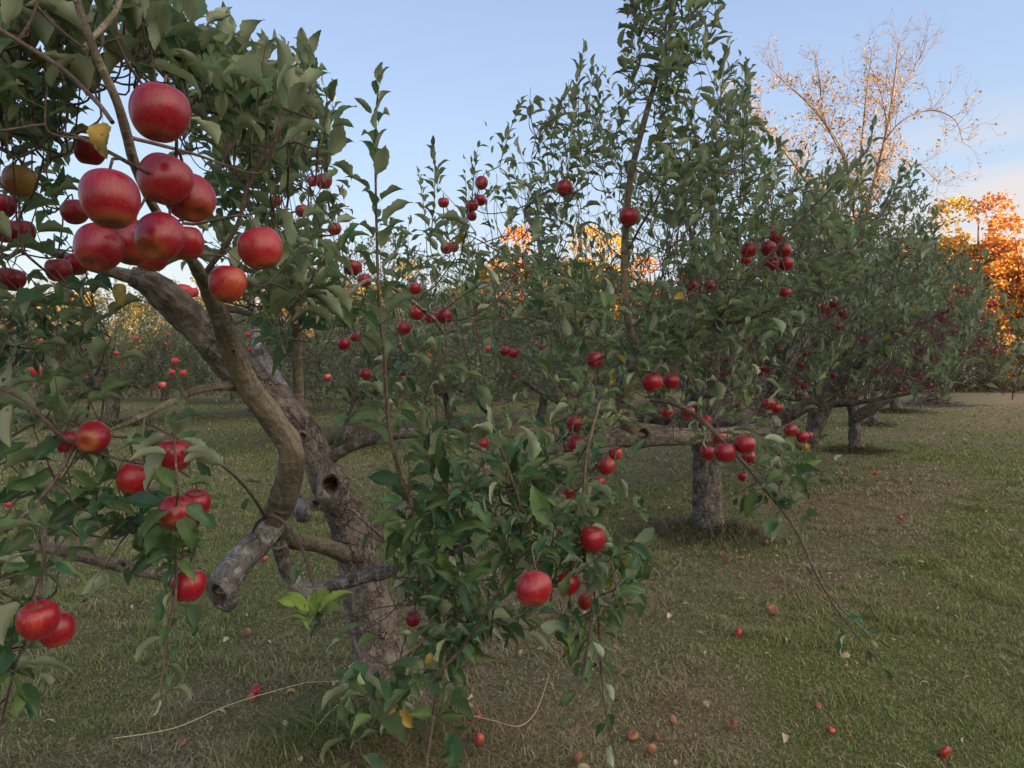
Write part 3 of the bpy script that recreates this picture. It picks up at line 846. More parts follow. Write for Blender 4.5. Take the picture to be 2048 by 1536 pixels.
SKY_LEFT = [(318, -300), (335, 10), (360, 42), (400, 40), (440, 60), (500, 95), (560, 85), (620, 105), (652, 190), (672, 235), (700, 330), (712, 420), (800, 415), (845, 330), (865, 300), (905, 380),
            (925, 320), (985, 250), (1015, 195), (1110, 195), (1150, 112), (1180, 112), (1225, 175), (1240, 60), (1228, -300)]
SKY_RIGHT = [(1475, -300), (1440, 40), (1425, 110), (1500, 130), (1515, 230), (1560, 300), (1640, 330), (1730, 350), (1835, 345), (1850, 440), (1900, 500), (1960, 545), (2010, 640), (2300, 640), (2300, -300)]
LAWN = [(590, 955), (640, 960), (705, 1000), (735, 960), (790, 930), (770, 870), (650, 900)]
def sample_poly(poly, n, d0, d1, rg):
    xs = [p[0] for p in poly]; ys = [p[1] for p in poly]
    out = []
    while len(out) < n:
        x, y = rg.uniform(min(xs), max(xs)), rg.uniform(min(ys), max(ys))
        if inpoly(np.array([x]), np.array([y]), poly)[0]:
            out.append(P(x, y, rg.uniform(d0, d1)))
    return np.array(out)
def limb(points, px=True):
    """(px, py, distance, half width px) -> world points, radii"""
    return [P(a, b, c) for a, b, c, w in points], [w * c / F for a, b, c, w in points]

# ================================================================== the nearest tree
rg = np.random.RandomState(11)
T1P = ground(800, 1425)
tree1 = thing('apple_tree', 'nearest old apple tree with a knotted leaning trunk and many large crimson apples', 'apple tree', T1P, 'apple trees of the near row')
nodes1 = []
TH = .75
def limb_obj(name, pts, mat, parent, rough=.05, sides=22, step=.02, seed=0, nodes=None, node_from=.25):
    w, r = limb(pts)
    r = [q * TH for q in r]
    p, rr = spline(w, r, step)
    tb = Tubes(); tb.add(p, rr, sides, rough, seed)
    o = tb.build(name, M[mat], parent)
    if nodes is not None:
        k0 = int(len(p) * node_from)
        for q in p[k0::max(1, int(.06 / step))]: nodes.append(q)
    return o
b_ = P(800, 1425, T1P[1] * 1.0)
TRUNK = [(815, 1475, 3.42, 100), (800, 1425, 3.42, 84), (775, 1350, 3.42, 74), (754, 1280, 3.42, 66), (735, 1200, 3.42, 58), (717, 1120, 3.40, 52), (694, 1040, 3.36, 48), (664, 975, 3.3, 47),
         (632, 910, 3.26, 42), (598, 850, 3.22, 40), (545, 795, 3.18, 40), (485, 742, 3.12, 44), (430, 695, 3.05, 46), (380, 640, 2.98, 44), (335, 595, 2.9, 40), (300, 565, 2.86, 34), (262, 552, 2.82, 24)]
TRK = limb_obj('trunk', TRUNK, 'bark_plates', tree1, .15, 60, .010, 1, nodes1, .5)
LB = [(690, 1108, 3.32, 24), (640, 1090, 3.05, 20), (585, 1082, 2.85, 21), (545, 1050, 2.66, 32), (566, 1000, 2.56, 36), (583, 940, 2.48, 34), (578, 890, 2.42, 33), (545, 838, 2.36, 33), (502, 780, 2.28, 32),
      (470, 720, 2.2, 30), (452, 660, 2.1, 28), (428, 605, 2.0, 24), (404, 555, 1.85, 19), (380, 515, 1.65, 14), (345, 465, 1.48, 12), (308, 415, 1.36, 12), (270, 330, 1.26, 13), (252, 262, 1.2, 13), (232, 200, 1.16, 11.5),
      (205, 140, 1.14, 11), (180, 80, 1.12, 11), (152, -5, 1.1, 10), (135, -90, 1.1, 9)]
BRB = limb_obj('branch', LB, 'bark_young', tree1, .07, 40, .010, 2, nodes1, .35)
STB = limb_obj('branch', [(550, 1045, 2.64, 28), (522, 1078, 2.58, 38), (490, 1110, 2.5, 40), (460, 1150, 2.42, 39), (438, 1186, 2.36, 33)], 'bark_lichen', tree1, .09, 40, .01, 3)
limb_obj('branch', [(590, 1000, 3.6, 20), (598, 1010, 3.6, 26), (606, 1030, 3.5, 22)], 'bark_lichen', tree1, .08, 20, .02, 9)
limb_obj('branch', [(478, 772, 2.28, 16), (440, 772, 2.2, 11), (400, 778, 2.14, 10), (360, 795, 2.08, 10), (318, 816, 2.02, 9), (272, 838, 1.96, 8), (232, 856, 1.9, 6), (195, 868, 1.86, 4)], 'bark_young', tree1, .06, 16, .015, 4, nodes1, .2)
limb_obj('branch', [(598, 860, 3.24, 18), (597, 780, 3.2, 14), (594, 700, 3.15, 13), (590, 640, 3.1, 11), (575, 560, 3.0, 9), (560, 480, 2.9, 7), (540, 400, 2.8, 5)], 'bark_young', tree1, .05, 16, .02, 5, nodes1, .3)
limb_obj('branch', [(610, 870, 3.4, 20), (580, 800, 3.55, 18), (548, 755, 3.65, 19), (520, 705, 3.7, 19), (512, 660, 3.75, 14), (500, 600, 3.7, 10), (470, 520, 3.6, 7)], 'bark_lichen', tree1, .1, 22, .02, 6, nodes1, .3)
limb_obj('branch', [(642, 935, 3.3, 15), (668, 912, 3.26, 15), (710, 890, 3.2, 15), (765, 874, 3.15, 14), (825, 866, 3.1, 13), (868, 868, 3.06, 10), (925, 884, 3.0, 7), (975, 905, 2.96, 6), (1010, 940, 2.9, 4)], 'bark', tree1, .07, 20, .015, 7, nodes1, .4)
limb_obj('branch', [(552, 1052, 2.7, 18), (562, 1105, 2.74, 20), (580, 1150, 2.76, 20), (605, 1180, 2.78, 21), (655, 1178, 2.78, 20), (715, 1157, 2.76, 19), (775, 1143, 2.72, 19), (830, 1135, 2.66, 15), (880, 1120, 2.6, 11), (935, 1075, 2.5, 8), (960, 1000, 2.4, 5)], 'bark_lichen', tree1, .12, 24, .012, 8, nodes1, .4)
LOW = limb_obj('branch', [(440, 1170, 2.42, 24), (380, 1158, 2.42, 18), (310, 1148, 2.42, 15), (255, 1135, 2.42, 17), (180, 1115, 2.4, 17), (110, 1099, 2.38, 15), (40, 1092, 2.36, 13), (-50, 1085, 2.34, 11), (-160, 1060, 2.3, 9)], 'bark', tree1, .08, 20, .015, 10, nodes1, .5)
limb_obj('branch', [(290, 560, 2.85, 24), (230, 545, 2.8, 16), (160, 525, 2.7, 13), (95, 500, 2.6, 12), (30, 478, 2.5, 11), (-60, 450, 2.4, 9)], 'bark', tree1, .1, 18, .02, 12, nodes1, .1)
BIG = [(715, 1105, 3.42, 34), (770, 1050, 3.5, 30), (830, 1010, 3.58, 28), (905, 975, 3.68, 27), (1000, 925, 3.85, 26), (1110, 890, 4.05, 24), (1200, 878, 4.2, 24), (1260, 872, 4.3, 27), (1320, 872, 4.35, 25),
       (1400, 872, 4.5, 20), (1480, 868, 4.6, 20), (1530, 855, 4.65, 19), (1556, 842, 4.66, 16)]
BGL = limb_obj('branch', BIG, 'bark', tree1, .12, 28, .02, 13, nodes1, .3)
LEA = limb_obj('branch', [(1262, 870, 4.3, 20), (1250, 820, 4.2, 24), (1252, 775, 4.15, 24), (1266, 735, 4.1, 18), (1272, 700, 4.05, 14), (1258, 650, 3.98, 10.5), (1249, 580, 3.9, 10), (1249, 500, 3.85, 9.5), (1254, 430, 3.8, 9),
                    (1262, 350, 3.75, 8.5), (1285, 255, 3.7, 8), (1312, 160, 3.66, 7), (1335, 80, 3.62, 6), (1352, 0, 3.6, 5), (1362, -80, 3.6, 4)], 'bark_young', tree1, .06, 20, .015, 14, nodes1, .15)
limb_obj('branch', [(1252, 800, 4.15, 14), (1215, 778, 4.1, 12), (1200, 800, 4.05, 10), (1180, 860, 3.9, 8)], 'bark', tree1, .1, 14, .02, 15, nodes1, .2)
limb_obj('branch', [(168, 95, 1.13, 6), (200, 60, 1.18, 8), (232, 20, 1.2, 7), (250, -40, 1.22, 6)], 'bark_young', tree1, .05, 12, .015, 16, nodes1)
limb_obj('branch', [(260, 275, 1.22, 6), (320, 290, 1.3, 5), (400, 312, 1.4, 4), (455, 333, 1.5, 4)], 'twig', tree1, .05, 10, .015, 17, nodes1)
limb_obj('branch', [(225, 245, 1.19, 6), (190, 200, 1.22, 6), (120, 135, 1.28, 7), (50, 90, 1.3, 6), (-30, 40, 1.32, 5)], 'twig', tree1, .05, 10, .015, 18, nodes1)
limb_obj('branch', [(265, 330, 1.25, 6), (200, 295, 1.4, 5), (140, 270, 1.5, 6), (70, 270, 1.6, 5), (-20, 260, 1.7, 4)], 'twig', tree1, .05, 10, .015, 19, nodes1)
limb_obj('branch', [(400, 560, 1.85, 9), (470, 460, 1.75, 6), (500, 360, 1.7, 5), (560, 260, 1.7, 5), (590, 200, 1.7, 4)], 'twig', tree1, .05, 10, .015, 20, nodes1)
limb_obj('branch', [(425, 612, 2.0, 16), (480, 622, 2.1, 8), (540, 640, 2.2, 7), (620, 640, 2.4, 7), (680, 600, 2.6, 6), (740, 560, 2.8, 5), (800, 585, 2.95, 5), (870, 640, 3.1, 5)], 'bark', tree1, .07, 12, .015, 21, nodes1)
# hand-placed shoots
HERO = {
 'tall': [(838, 1045, 2.15, 7), (803, 960, 2.08, 6.5), (778, 850, 2.02, 6), (769, 720, 1.97, 5.5), (758, 600, 1.93, 5), (753, 450, 1.9, 4), (751, 320, 1.88, 3.4), (752, 230, 1.87, 3), (757, 178, 1.86, 2)],
 'weep': [(1548, 1000, 2.85, 5), (1592, 1060, 2.8, 4.6), (1636, 1155, 2.72, 4), (1678, 1225, 2.7, 3.4), (1722, 1282, 2.68, 3), (1765, 1330, 2.66, 2)],
 'weep2': [(1650, 1180, 2.71, 3), (1690, 1225, 2.73, 2.4), (1740, 1275, 2.74, 2)],
 'weep3': [(1640, 1160, 2.72, 2.5), (1680, 1162, 2.72, 2), (1715, 1164, 2.72, 1.4)],
 'column': [(1200, 800, 2.5, 5), (1175, 900, 2.42, 5), (1168, 1000, 2.36, 5), (1180, 1120, 2.3, 5), (1196, 1230, 2.26, 4.5), (1202, 1330, 2.24, 4), (1215, 1440, 2.22, 3.5), (1240, 1550, 2.2, 2.5)],
 'column2': [(1185, 1210, 2.25, 4), (1175, 1300, 2.15, 3.2), (1160, 1370, 2.1, 2.6), (1135, 1420, 2.05, 2)],
 'low': [(905, 1130, 2.3, 5), (892, 1220, 2.2, 5), (884, 1310, 2.12, 5), (872, 1400, 2.06, 5), (860, 1480, 2.02, 4.5), (850, 1560, 2.0, 3.5)],
 'low2': [(905, 1235, 2.2, 4), (850, 1280, 2.1, 3.5), (790, 1330, 2.02, 3), (730, 1400, 1.95, 2.5)],
 'mid1': [(1040, 1010, 2.3, 5), (1010, 920, 2.2, 5), (985, 850, 2.15, 4), (975, 800, 2.12, 3)],
 'mid2': [(935, 1075, 2.4, 5), (905, 1000, 2.2, 5), (870, 950, 2.1, 4), (855, 900, 2.06, 3), (850, 850, 2.03, 2)],
 'arch': [(1300, 800, 3.5, 5), (1350, 808, 3.4, 7), (1400, 838, 3.3, 8), (1445, 880, 3.2, 6), (1500, 940, 3.0, 5), (1548, 1000, 2.85, 4.6)],
 'gallow': [(505, 1065, 2.45, 4), (518, 1042, 2.4, 5), (545, 1032, 2.38, 6), (575, 1052, 2.35, 6), (600, 1090, 2.3, 5.5), (615, 1130, 2.26, 5), (640, 1215, 2.2, 4)],
 'wand': [(270, 835, 2.0, 3), (385, 893, 1.9, 3.4), (450, 935, 2.0, 4), (500, 985, 2.15, 5), (532, 1035, 2.4, 6)],
 'wand2': [(-30, 765, 1.75, 6), (50, 800, 1.75, 6), (110, 862, 1.78, 6), (155, 892, 1.82, 5), (215, 912, 1.85, 4), (270, 925, 1.86, 4), (320, 935, 1.84, 3)],
 'hang1': [(347, 860, 1.72, 3), (352, 930, 1.60, 3), (356, 985, 1.58, 3.4), (345, 1050, 1.8, 5), (352, 1130, 1.85, 5), (350, 1200, 1.85, 5), (335, 1262, 1.85, 5), (328, 1330, 1.84, 4), (322, 1390, 1.83, 3)],
 'hangL': [(60, 1040, 1.7, 6), (90, 1060, 1.62, 5), (84, 1130, 1.56, 5), (80, 1198, 1.53, 5)],
 'hangL2': [(150, 890, 1.82, 6), (110, 960, 1.78, 6), (60, 1020, 1.74, 8), (10, 1060, 1.72, 8), (-60, 1080, 1.7, 7)],
 'hangL3': [(60, 1200, 1.72, 4), (55, 1270, 1.68, 4), (30, 1340, 1.64, 4), (8, 1420, 1.6, 4), (-5, 1500, 1.58, 3)],
 'red': [(1254, 505, 3.86, 3), (1280, 455, 3.8, 4), (1310, 405, 3.75, 3.4), (1330, 360, 3.7, 2.5)],
 'thinarch': [(1335, 692, 4.0, 4), (1390, 668, 3.85, 6), (1430, 650, 3.75, 6.5), (1490, 640, 3.65, 5.5), (1550, 612, 3.55, 5), (1620, 560, 3.5, 4.5), (1700, 500, 3.45, 4), (1770, 420, 3.4, 3), (1800, 350, 3.4, 2.5)],
 'thinarch2': [(1430, 650, 3.75, 4), (1470, 590, 3.6, 4), (1530, 520, 3.5, 3.6), (1600, 440, 3.4, 3), (1690, 350, 3.3, 2.6), (1735, 300, 3.3, 2.4), (1745, 260, 3.3, 2)],
 'lean': [(1085, 560, 4.0, 6), (1075, 470, 4.05, 6), (1050, 420, 4.2, 5), (1100, 380, 4.0, 5)],
}
TW1 = ThinTubes(6)
for k, v in HERO.items():
    w, r = limb(v); r = [q * .68 for q in r]; p, rr = spline(w, r, .02)
    tb_pts = p
    n = 8
    tt = Tubes(); 
    HERO[k] = (w, p, rr)
    for q in p[::4]: nodes1.append(q)
for i, (k, (w, p, rr)) in enumerate(HERO.items()):
    tb = Tubes(); tb.add(p, rr, 10, .05, 30 + i); tb.build('shoot', M['twig'], tree1)
# leaves
L1 = Leaves('near'); LX = Leaves('near')
H = lambda k: [x for x in HERO[k][0]]
leafy_path(LX, H('tall'), .021, .088, rg, .42, 1, .02, (38, 70))
leafy_path(LX, H('tall'), .026, .082, rg, .02, .42, .1, (40, 70))
leafy_path(LX, H('weep'), .03, .075, rg, .70, 1, .2, (50, 80)); leafy_path(LX, H('weep'), .016, .085, rg, -.0, .2, .0, (50, 80)); leafy_path(LX, H('weep2'), .03, .06, rg, .5, 1, .2)
leafy_path(LX, [P(1548, 1000, 2.85), P(1590, 975, 2.85), P(1640, 940, 2.85), P(1665, 925, 2.85)], .022, .085, rg, 0, 1, .1)
leafy_path(LX, H('column'), .0125, .078, rg, .12, .74, .25, (45, 85), .04); leafy_path(LX, H('column'), .022, .07, rg, .74, .93, .4); leafy_path(LX, H('column2'), .03, .06, rg, .1, 1, .4)
leafy_path(LX, H('low'), .032, .085, rg, 0, .42, .3, (50, 85), .03); leafy_path(LX, H('low'), .08, .075, rg, .6, 1, .4, (60, 80), .05)
leafy_path(LX, H('low2'), .028, .088, rg, 0, 1, .35, (50, 80), .03)
leafy_path(LX, H('mid1'), .022, .10, rg, .1, 1, .05, (25, 60)); leafy_path(LX, H('mid2'), .022, .10, rg, .1, 1, .05, (25, 60))
leafy_path(LX, H('arch'), .04, .07, rg, 0, 1, .3, (50, 80), .05)
leafy_path(LX, H('gallow'), .05, .06, rg, .5, 1, .3); leafy_path(LX, H('wand'), .09, .06, rg, 0, .8, .3)
leafy_path(LX, H('wand2'), .035, .08, rg, 0, 1, .3); leafy_path(LX, H('hang1'), .02, .078, rg, .0, 1, .3, (50, 85))
leafy_path(LX, H('hangL'), .03, .07, rg, .3, .95, .05, (50, 85)); leafy_path(LX, H('hangL2'), .035, .075, rg, 0, 1, .3); leafy_path(LX, H('hangL3'), .045, .075, rg, 0, 1, .3)
leafy_path(LX, H('thinarch'), .022, .082, rg, 0, .75, .12, (40, 75)); leafy_path(LX, H('thinarch'), .03, .07, rg, .8, 1, .1, (30, 60)); leafy_path(LX, H('thinarch2'), .027, .082, rg, 0, 1, .1, (30, 65)); leafy_path(LX, H('red'), .035, .07, rg)
LL = Leaves('near')
fresh = P(628, 1238, 2.15)
leaves_at(LL, np.repeat(fresh[None], 11, 0), nrm(np.tile([[.05, -.35, 1.]], (11, 1))), np.arange(11) * GA, np.linspace(.15, .9, 11), .085, rg, .1, (25, 85))
def region(poly, n, d0, d1, k, ll, ln, up=.9, out=.25, droop=.25, hang=0., yellow=0.01, spread=(35, 75), L=None, rnd=.45, skip=0.):
    n = int(n * 1.3)
    b = sample_poly(poly, n, d0, d1, rg)
    d = rg.normal(0, rnd, (n, 3)); d[:, 2] += up
    away = b - np.array([T1P[0], T1P[1], 1.2]); away[:, 2] = 0
    d += nrm(away) * out
    d = nrm(d)
    TGT.append(b); TD.append(d)
    shoots(L or L1, TW1, b, d, rg.uniform(ln * .6, ln * 1.3, n), k, ll, rg, droop, .1, .0018, spread, yellow, hang)
TGT, TD = [], []
region([(-140, -60), (120, -60), (170, 120), (215, 260), (150, 300), (60, 330), (-140, 330)], 46, 1.25, 1.9, 8, .084, .22, up=1.5, out=.1, rnd=.3, droop=-.08, spread=(22, 60))
region([(-140, 240), (130, 260), (150, 400), (100, 520), (-140, 560)], 34, 1.6, 2.6, 7, .08, .2)
region([(200, 120), (330, 60), (420, 110), (640, 210), (650, 340), (560, 400), (430, 330), (350, 200), (250, 200)], 46, 1.45, 2.2, 8, .084, .22, up=1.6, out=.1, rnd=.28, droop=-.08, spread=(20, 58))
region([(250, 60), (430, 120), (640, 250), (690, 420), (560, 480), (440, 400), (300, 250)], 42, 2.2, 3.4, 8, .084, .24, up=1.5, out=.1, rnd=.3, droop=-.05, spread=(22, 60))
region([(430, 330), (690, 420), (700, 620), (560, 700), (480, 620), (440, 480)], 46, 2.0, 3.2, 7, .08, .2)
region([(470, 560), (620, 560), (640, 700), (560, 720), (500, 680)], 12, 1.7, 2.1, 6, .078, .18)
region([(-120, 560), (240, 560), (260, 760), (100, 860), (-120, 860)], 34, 1.7, 2.6, 7, .08, .2, up=.6)
region([(-120, 820), (120, 830), (330, 880), (430, 1000), (300, 1090), (60, 1060), (-120, 1020)], 22, 1.75, 2.2, 6, .078, .17, up=.4, droop=.4)
region([(230, 1040), (420, 1060), (400, 1140), (250, 1130)], 8, 1.75, 2.0, 6, .075, .12, up=.2, droop=.3)
region([(-60, 1080), (140, 1130), (140, 1190), (-60, 1250)], 9, 1.5, 1.8, 6, .07, .12, up=.3)
region([(-60, 1280), (40, 1290), (60, 1400), (-60, 1440)], 5, 1.5, 1.7, 5, .08, .12, up=.1)
region([(620, 560), (740, 560), (900, 600), (900, 860), (700, 860), (640, 700)], 30, 2.6, 4.2, 7, .08, .22, up=.7)
region([(760, 480), (1100, 420), (1100, 700), (960, 760), (780, 700)], 46, 3.2, 5.0, 8, .08, .28, up=.9)
region([(800, 900), (1060, 860), (1110, 1000), (1120, 1130), (1040, 1150), (960, 1150), (800, 1160), (740, 1080)], 42, 2.1, 2.8, 7, .085, .18, up=.5, droop=.3)
region([(780, 1150), (1010, 1160), (1020, 1250), (900, 1300), (790, 1240)], 20, 2.1, 2.5, 7, .082, .16, up=.1, droop=.4, yellow=.01)
region([(690, 1200), (780, 1250), (960, 1300), (900, 1350), (760, 1330), (680, 1290)], 6, 2.0, 2.3, 6, .085, .14, up=.0, droop=.4, yellow=.02)
region([(680, 1270), (900, 1290), (870, 1490), (690, 1490)], 8, 1.85, 2.1, 6, .085, .13, up=.0, droop=.4, yellow=.01)
region([(1090, 1000), (1250, 1030), (1270, 1250), (1120, 1260), (1090, 1140)], 22, 2.2, 2.6, 7, .075, .16, up=.3, droop=.3, yellow=.02)
region([(1100, 820), (1240, 820), (1260, 980), (1110, 1000)], 22, 2.5, 3.1, 7, .078, .18, up=.5)
region([(1080, 600), (1240, 620), (1240, 820), (1090, 840)], 28, 3.0, 3.9, 7, .08, .22, up=.7, yellow=.04)
region([(1240, 620), (1480, 560), (1560, 700), (1520, 800), (1400, 820), (1290, 800)], 46, 3.3, 4.6, 7, .08, .24, up=.7, yellow=.015)
region([(1430, 820), (1560, 860), (1600, 940), (1660, 930), (1640, 980), (1500, 990)], 12, 2.8, 3.4, 6, .08, .14, up=.4, droop=.3)
region([(1300, 800), (1440, 830), (1440, 880), (1340, 900)], 9, 3.2, 3.6, 6, .075, .14, up=.2, droop=.4)
region([(1255, 20), (1430, 0), (1420, 130), (1370, 240), (1330, 330), (1290, 420), (1235, 400), (1250, 250), (1230, 180)], 30, 3.3, 4.0, 8, .083, .2, up=1., out=.1, spread=(30, 75))
region([(1250, -90), (1460, -90), (1440, 40), (1260, 40)], 13, 3.3, 4.0, 8, .083, .2, up=1., out=.1, spread=(30, 75))
region([(1330, 330), (1460, 190), (1500, 300), (1560, 420), (1600, 560), (1450, 640), (1300, 620), (1300, 430)], 74, 3.3, 4.6, 8, .080, .25, up=1.1, spread=(25, 62))
region([(1560, 420), (1690, 420), (1740, 520), (1640, 640), (1540, 640)], 26, 3.4, 4.4, 8, .083, .24, up=.9)
region([(1030, 210), (1230, 200), (1240, 330), (1060, 330)], 26, 3.9, 4.8, 7, .075, .2, up=.9)
region([(1040, 330), (1240, 330), (1240, 560), (1060, 560)], 26, 3.6, 4.6, 7, .078, .26, up=1.)
# upright shoots that break the skyline
TWU = ThinTubes(6)
def uprights(lst, L=L1):
    for (x0, y0, x1, y1, d, ll) in lst:
        a, b = P(x0, y0, d), P(x1, y1, d)
        m = (a + b) / 2 + rg.normal(0, .02, 3)
        pts = [a, m, b]
        p, _ = spline(pts, [0, 0, 0], .1)
        s = np.linspace(0, 1, 7)[:, None]
        c = (1 - s) ** 2 * a + 2 * s * (1 - s) * m + s * s * b
        TWU.add(c, .0035, .0012)
        leafy_path(L, [a, m, b], .017, ll, rg, 0.0, 1, .0, (18, 58))
        TGT.append(a[None]); TD.append((b - a)[None])
uprights([(1165, 330, 1166, 100, 4.3, .075), (860, 480, 868, 300, 4.0, .075), (850, 440, 838, 352, 5, .06), (945, 400, 955, 300, 4.4, .065), (1000, 330, 1040, 210, 4.4, .07), (1100, 300, 1128, 190, 4.3, .07),
          (1200, 260, 1195, 150, 4.4, .07), (575, 200, 572, 95, 2.6, .05), (640, 380, 668, 215, 3.4, .065), (1485, 330, 1492, 130, 3.9, .075), (1440, 230, 1455, 95, 3.6, .075), (1070, 480, 1095, 350, 4.5, .065), (1010, 480, 990, 400, 4.6, .06),
          (920, 480, 930, 350, 4.6, .065), (1085, 640, 1075, 400, 3.9, .075), (1180, 620, 1155, 400, 4.2, .07), (1150, 640, 1160, 480, 4.0, .075), (1440, 420, 1430, 260, 3.6, .08), (1545, 420, 1520, 300, 4.3, .075),
          (445, 200, 450, 80, 1.8, .085), (330, 150, 322, 50, 1.6, .085), (615, 250, 618, 140, 2.0, .09), (505, 240, 512, 130, 1.9, .095), (205, 90, 212, -30, 1.4, .085), (290, 110, 288, 10, 1.5, .085), (395, 200, 402, 110, 1.7, .085), (560, 260, 562, 160, 2.0, .09), (650, 330, 640, 220, 2.3, .085), (60, 60, 55, -60, 1.4, .085), (120, 90, 118, -30, 1.5, .085), (365, 120, 372, 60, 1.8, .08), (590, 330, 600, 250, 2.2, .085), (470, 320, 480, 230, 2.0, .09), (535, 190, 540, 95, 1.9, .085), (420, 150, 425, 40, 1.6, .085), (240, 70, 245, -20, 1.4, .085), (265, 120, 262, 5, 1.5, .085), (345, 110, 350, 20, 1.6, .085), (480, 210, 470, 95, 1.9, .085), (600, 200, 606, 110, 2.1, .08), (640, 270, 650, 180, 2.2, .08), (1330, 60, 1370, -60, 3.6, .08), (1395, 120, 1440, 10, 3.6, .08), (1290, 60, 1268, -60, 3.6, .08)], LX)
# apples and the twigs that carry them
for a in NEAR + [b for b in SECOND if D_of(b) < 4.75]:
    d = D_of(a)
    c = P(a[0], a[1], d)
    top = add_apple(c, a[2] * d / F * .97, a[3], a[4], 'apples hanging on the nearest tree', rg, a[5])
    TGT.append(top[None]); TD.append(np.array([[0, 0, -1.]]))
CLEAR = [LAWN, [(430, 850), (560, 900), (545, 1000), (430, 1000)], [(300, 1210), (560, 1180), (600, 1300), (560, 1500), (380, 1500), (440, 1300)], [(1300, 1000), (1480, 1010), (1560, 1130), (1660, 1300), (1600, 1536), (1300, 1536)],
         [(1240, 905), (1400, 915), (1390, 1000), (1260, 990)], [(930, 1320), (1120, 1280), (1130, 1500), (930, 1500)], [(270, 790), (400, 800), (380, 870), (300, 860)]]
SKY_LEFT_T = [(x, y - 25) for x, y in SKY_LEFT]
SKY_LEFT_T = [p for p in SKY_LEFT_T]
connect(TW1, nodes1, np.concatenate(TGT), np.concatenate(TD), rg, .0021)
TW1.filt([SKY_LEFT_T, SKY_RIGHT] + CLEAR)
for k_, v_ in TWU.g.items(): TW1.g.setdefault(k_, []).extend(v_)
TW1.build('twigs', M['twig'], tree1)
def caps_of(path, marg, upto=None):
    r = []
    for (a, b) in zip(path[:-1], path[1:]):
        r.append(((a[0], a[1]), (b[0], b[1]), (a[3] + b[3]) / 2 + marg, min(a[2], b[2])))
    return r
CAPS = caps_of(TRUNK[3:16], 12) + caps_of(LB[2:13], 16) + caps_of([(522, 1078, 2.58, 38), (438, 1186, 2.36, 33)], 22) + caps_of([(550, 1060, 2.7, 18), (605, 1180, 2.75, 20), (790, 1143, 2.7, 18)], 10) \
     + caps_of([(650, 925, 3.2, 15), (765, 874, 3.1, 14), (840, 866, 3.1, 13)], 12) + caps_of([(250, 1135, 2.4, 17), (30, 1092, 2.3, 14)], 12) + caps_of([(478, 772, 2.2, 14), (272, 838, 1.9, 9)], 14) \
     + caps_of([(1249, 690, 4, 12), (1249, 480, 3.9, 10), (1285, 255, 3.7, 8)], 8) + caps_of([(1235, 875, 4.2, 24), (1350, 875, 4.3, 24)], 10) + caps_of([(600, 850, 3.2, 12), (594, 680, 3.1, 12)], 8)
rk = np.random.RandomState(5)
DISC2 = SMALL + [(658, 193, 20, 99)] + [(a[0], a[1], a[2] * .5 + 4, D_of(a)) for a in NEAR + SECOND]
SKY_DROP = [(x, y + (28 if x < 690 else 6)) for x, y in SKY_LEFT]
L1.filt(keepfun(DISC, CAPS, [SKY_DROP, SKY_RIGHT] + CLEAR, rk))
LX.filt(keepfun(DISC2, CAPS[:20], [], rk, .9))
LY = Leaves('near')
for (x, y, d, s, yy) in ((246, 588, 1.5, .062, (-.1, -.3, -1)), (238, 600, 1.52, .05, (.3, -.2, -1)), (862, 1325, 2.0, .055, (-.3, -.2, -.9)), (775, 1420, 1.9, .075, (.5, -.2, -.8)), (800, 1440, 1.9, .08, (.6, -.2, -.7)), (1130, 1310, 2.2, .05, (0, -.3, -1)),
                       (1612, 905, 4.6, .09, (0, -.2, -1)), (1605, 912, 4.6, .08, (.3, -.1, -1)), (1180, 765, 3.1, .07, (0, -.2, -1)), (205, 265, 1.16, .085, (.1, -.25, -1))):
    Yv = nrm(np.array(yy, float))
    LY.add(P(x, y - 20, d)[None], Yv[None], np.array([[.2, -1, .3]]), np.array([s * .8]), np.array([s * .42]), np.array([[.5, 1.0, .7]]))
L1.A += LX.A + LY.A
L1.build('crown', M['leaf_near'], tree1, 1)
LL.build('young_sprig', M['leaf_lime'], tree1, 3)
# knots and sawn ends
o = lathe_knot('knot', TRK, P(662, 968, 3.13), (.10, -1, .12), .045, rg, 1.1, 1.25, 'bark_plates')
lathe_knot('knot', TRK, P(632, 1008, 3.15), (-.1, -1, .0), .020, rg, .3, 1.0, 'bark_plates')
lathe_knot('knot', TRK, P(606, 872, 3.085), (-.1, -1, .1), .018, rg, .2, 1.0, 'bark')
lathe_knot('sawn_end', STB, P(438, 1188, 2.33), (-.35, -.85, -.32), .036, rg, .8, 1.2, 'bark_lichen')
lathe_knot('sawn_end', BGL, P(1556, 842, 4.63), (.6, -.6, .3), .026, rg, .8, 1.0, 'bark')
lathe_knot('knot', BGL, P(1285, 868, 4.26), (0, -1, .1), .038, rg, .2, 1.0, 'bark')
lathe_knot('knot', BRB, P(466, 703, 2.12), (.0, -1, .1), .0075, rg, .2, 1.0, 'bark_young')
lathe_knot('knot', STB, P(482, 1128, 2.43), (.5, -.9, .1), .012, rg, .2, 1.0, 'bark_young')
lathe_knot('knot', LOW, P(245, 1130, 2.38), (.2, -1, .3), .012, rg, .3, 1.0, 'bark')
lathe_knot('knot', LEA, P(1274, 722, 4.03), (.5, -.9, .2), .030, rg, .15, 1.1, 'bark_young')
